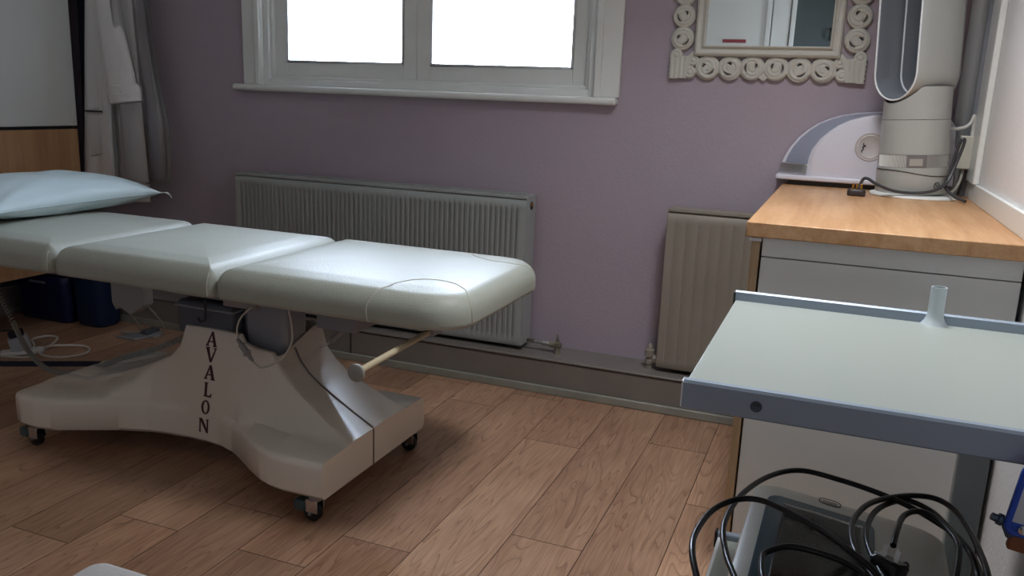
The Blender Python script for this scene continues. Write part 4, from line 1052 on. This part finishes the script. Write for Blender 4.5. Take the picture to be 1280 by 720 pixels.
# ------------------------------------------------------------------ blue tag on the trolley front
bt_ = thing('key_tag', 'bright blue framed tag hanging from the right of the trolley tray', 'tag', (.29, 1.175, .665))
TT = Matrix.Translation((.2905, 1.172, .715)) @ Matrix.Rotation(.12, 4, 'Y')
def tagring(e, y): return [(x, y, z) for x, z in rrect(-.036+e, .036-e, -.05+e, .05-e, max(.014-e*.6, .004), 6)]
MB(TT).rings([tagring(.0075, -.003), tagring(.002, -.005), tagring(0, -.003), tagring(0, .003), tagring(.002, .005), tagring(.0075, .003), tagring(.0075, -.003)], False, False).build('tag_frame', M_blue, bt_, angle=.8)
MB(TT).box(-.029, .029, -.001, .001, -.034, .043).build('tag_card', M_tag, bt_)
MB(TT).box(-.030, .030, -.0035, .0035, -.044, -.032).build('tag_bar', M_blue, bt_, bevel=.002)
MB(TT).lathe((-.014, -.004, -.038), (0, -1, 0), [(.006, 0), (.006, .003), (.003, .004), (.0, .004)], 16).build('stud', M_chrome, bt_)
MB(TT).box(-.030, -.004, .0055, .016, .036, .062).build('clip', M_brown, bt_, bevel=.003)
MB(TT).box(-.022, .03, .0055, .02, -.075, -.05).build('lower_clip', M_brown, bt_, bevel=.003)
MB(TT).cyl((-.05, .008, -.036), (-.03, .008, -.04), .0055, seg=8).cyl((-.042, .008, -.037), (-.037, .008, -.038), .0085, seg=8).cyl((-.032, .008, -.04), (-.022, .008, -.056), .006, seg=8).build('clamp_screw', mat('blue_grey_metal', srgb(70, 84, 104), .35, metal=.6), bt_)

# ------------------------------------------------------------------ light
SKY_A, SKY_B, SKY_LO, SKY_HI = .35, .97, 7.5, 12.
FILL_XY, FILL_W, FILL_COL = (-.1, 2.0), 4.2, (.97, 1., 1.05)  # settings of the added ceiling lamp
world = bpy.data.worlds.new('sky'); bpy.context.scene.world = world; world.use_nodes = True
nt = world.node_tree; bgn = nt.nodes['Background']
L_ = nt.links.new
tcw = nt.nodes.new('ShaderNodeTexCoord')
# overcast sky, brighter towards the hidden sun (high on the left outside the window)
sd = Vector((-.80, .50, .33)).normalized()
dp = nt.nodes.new('ShaderNodeVectorMath'); dp.operation = 'DOT_PRODUCT'; dp.inputs[1].default_value = sd
L_(tcw.outputs['Generated'], dp.inputs[0])
mr = nt.nodes.new('ShaderNodeMapRange'); mr.interpolation_type = 'SMOOTHSTEP'
mr.inputs['From Min'].default_value = SKY_A; mr.inputs['From Max'].default_value = SKY_B; mr.inputs['To Min'].default_value = SKY_LO; mr.inputs['To Max'].default_value = SKY_HI
L_(dp.outputs['Value'], mr.inputs['Value'])
sp = nt.nodes.new('ShaderNodeSeparateXYZ'); rmp = nt.nodes.new('ShaderNodeValToRGB')
rmp.color_ramp.elements[0].position = .0; rmp.color_ramp.elements[0].color = (.55, .56, .58, 1)
rmp.color_ramp.elements[1].position = .15; rmp.color_ramp.elements[1].color = (.84, .96, 1.16, 1)
L_(tcw.outputs['Generated'], sp.inputs[0]); L_(sp.outputs[2], rmp.inputs[0]); L_(rmp.outputs[0], bgn.inputs['Color'])
L_(mr.outputs[0], bgn.inputs['Strength'])
def portal(name, loc, rot, sx, sy):
    l = bpy.data.lights.new(name, 'AREA'); l.shape = 'RECTANGLE'; l.size = sx; l.size_y = sy; l.cycles.is_portal = True
    o = bpy.data.objects.new(name, l); C.objects.link(o); o.location = loc; o.rotation_euler = rot
portal('window_daylight', ((WX0+WX1)/2, YB+.12, (WZ0+WZ1)/2), (-PI/2, 0, 0), WX1-WX0, WZ1-WZ0)
portal('added_window_daylight', (XR+.12, (SY0+SY1)/2, (SZ0+SZ1)/2), (0, PI/2, 0), SZ1-SZ0, SY1-SY0)  # daylight through the added window

# unseen ceiling lamp, added to brighten the right-hand side of the room
LX, LY = FILL_XY
lamp = thing('fill_lamp', 'added unseen ceiling lamp above the worktop side of the room', 'lamp', (LX, LY, ZC))
MB().lathe((LX, LY, ZC), (0, 0, -1), [(.0, 0), (.235, 0), (.245, .01), (.245, .05), (.235, .055), (.23, .05), (.0, .05)], 48).build('fill_lamp_body', M_white_gloss, lamp)
dm = bpy.data.materials.new('fill_lamp_diffuser'); dm.use_nodes = True
dm.node_tree.nodes['Principled BSDF'].inputs['Emission Color'].default_value = (*FILL_COL, 1); dm.node_tree.nodes['Principled BSDF'].inputs['Emission Strength'].default_value = 1.0
MB().lathe((LX, LY, ZC-.05), (0, 0, -1), [(.0, 0), (.228, 0), (.225, .006), (.0, .008)], 48).build('diffuser', dm, lamp)
al = bpy.data.lights.new('fill_lamp_light', 'AREA'); al.shape = 'DISK'; al.size = .45; al.energy = FILL_W; al.color = FILL_COL; al.spread = math.radians(120)
ao = bpy.data.objects.new('fill_lamp_light', al); C.objects.link(ao); ao.location = (LX, LY, ZC-.062)

# ------------------------------------------------------------------ camera
M = [[0.9287711959420896, 0.3686164472949281, 0.03880696293149458], [-0.11727042253266687, 0.19291690155557442, 0.9741820759453578], [-0.3516130168058496, 0.9093431606813032, -0.22240346790197993]]
cam = bpy.data.cameras.new('camera'); co = bpy.data.objects.new('camera', cam); C.objects.link(co)
r_, u_, f_ = [Vector(v) for v in M]
mw = Matrix(((r_.x, u_.x, -f_.x, 0), (r_.y, u_.y, -f_.y, 0), (r_.z, u_.z, -f_.z, 1.2), (0, 0, 0, 1)))
co.matrix_world = mw
cam.sensor_width = 36; cam.lens = 1042.66/1280*36; cam.clip_start = .02
sc_ = bpy.context.scene; sc_.camera = co
vs = sc_.view_settings; vs.view_transform = 'Standard'; vs.look = 'None'; vs.exposure = 1.72; vs.gamma = 1; vs.use_curve_mapping = False
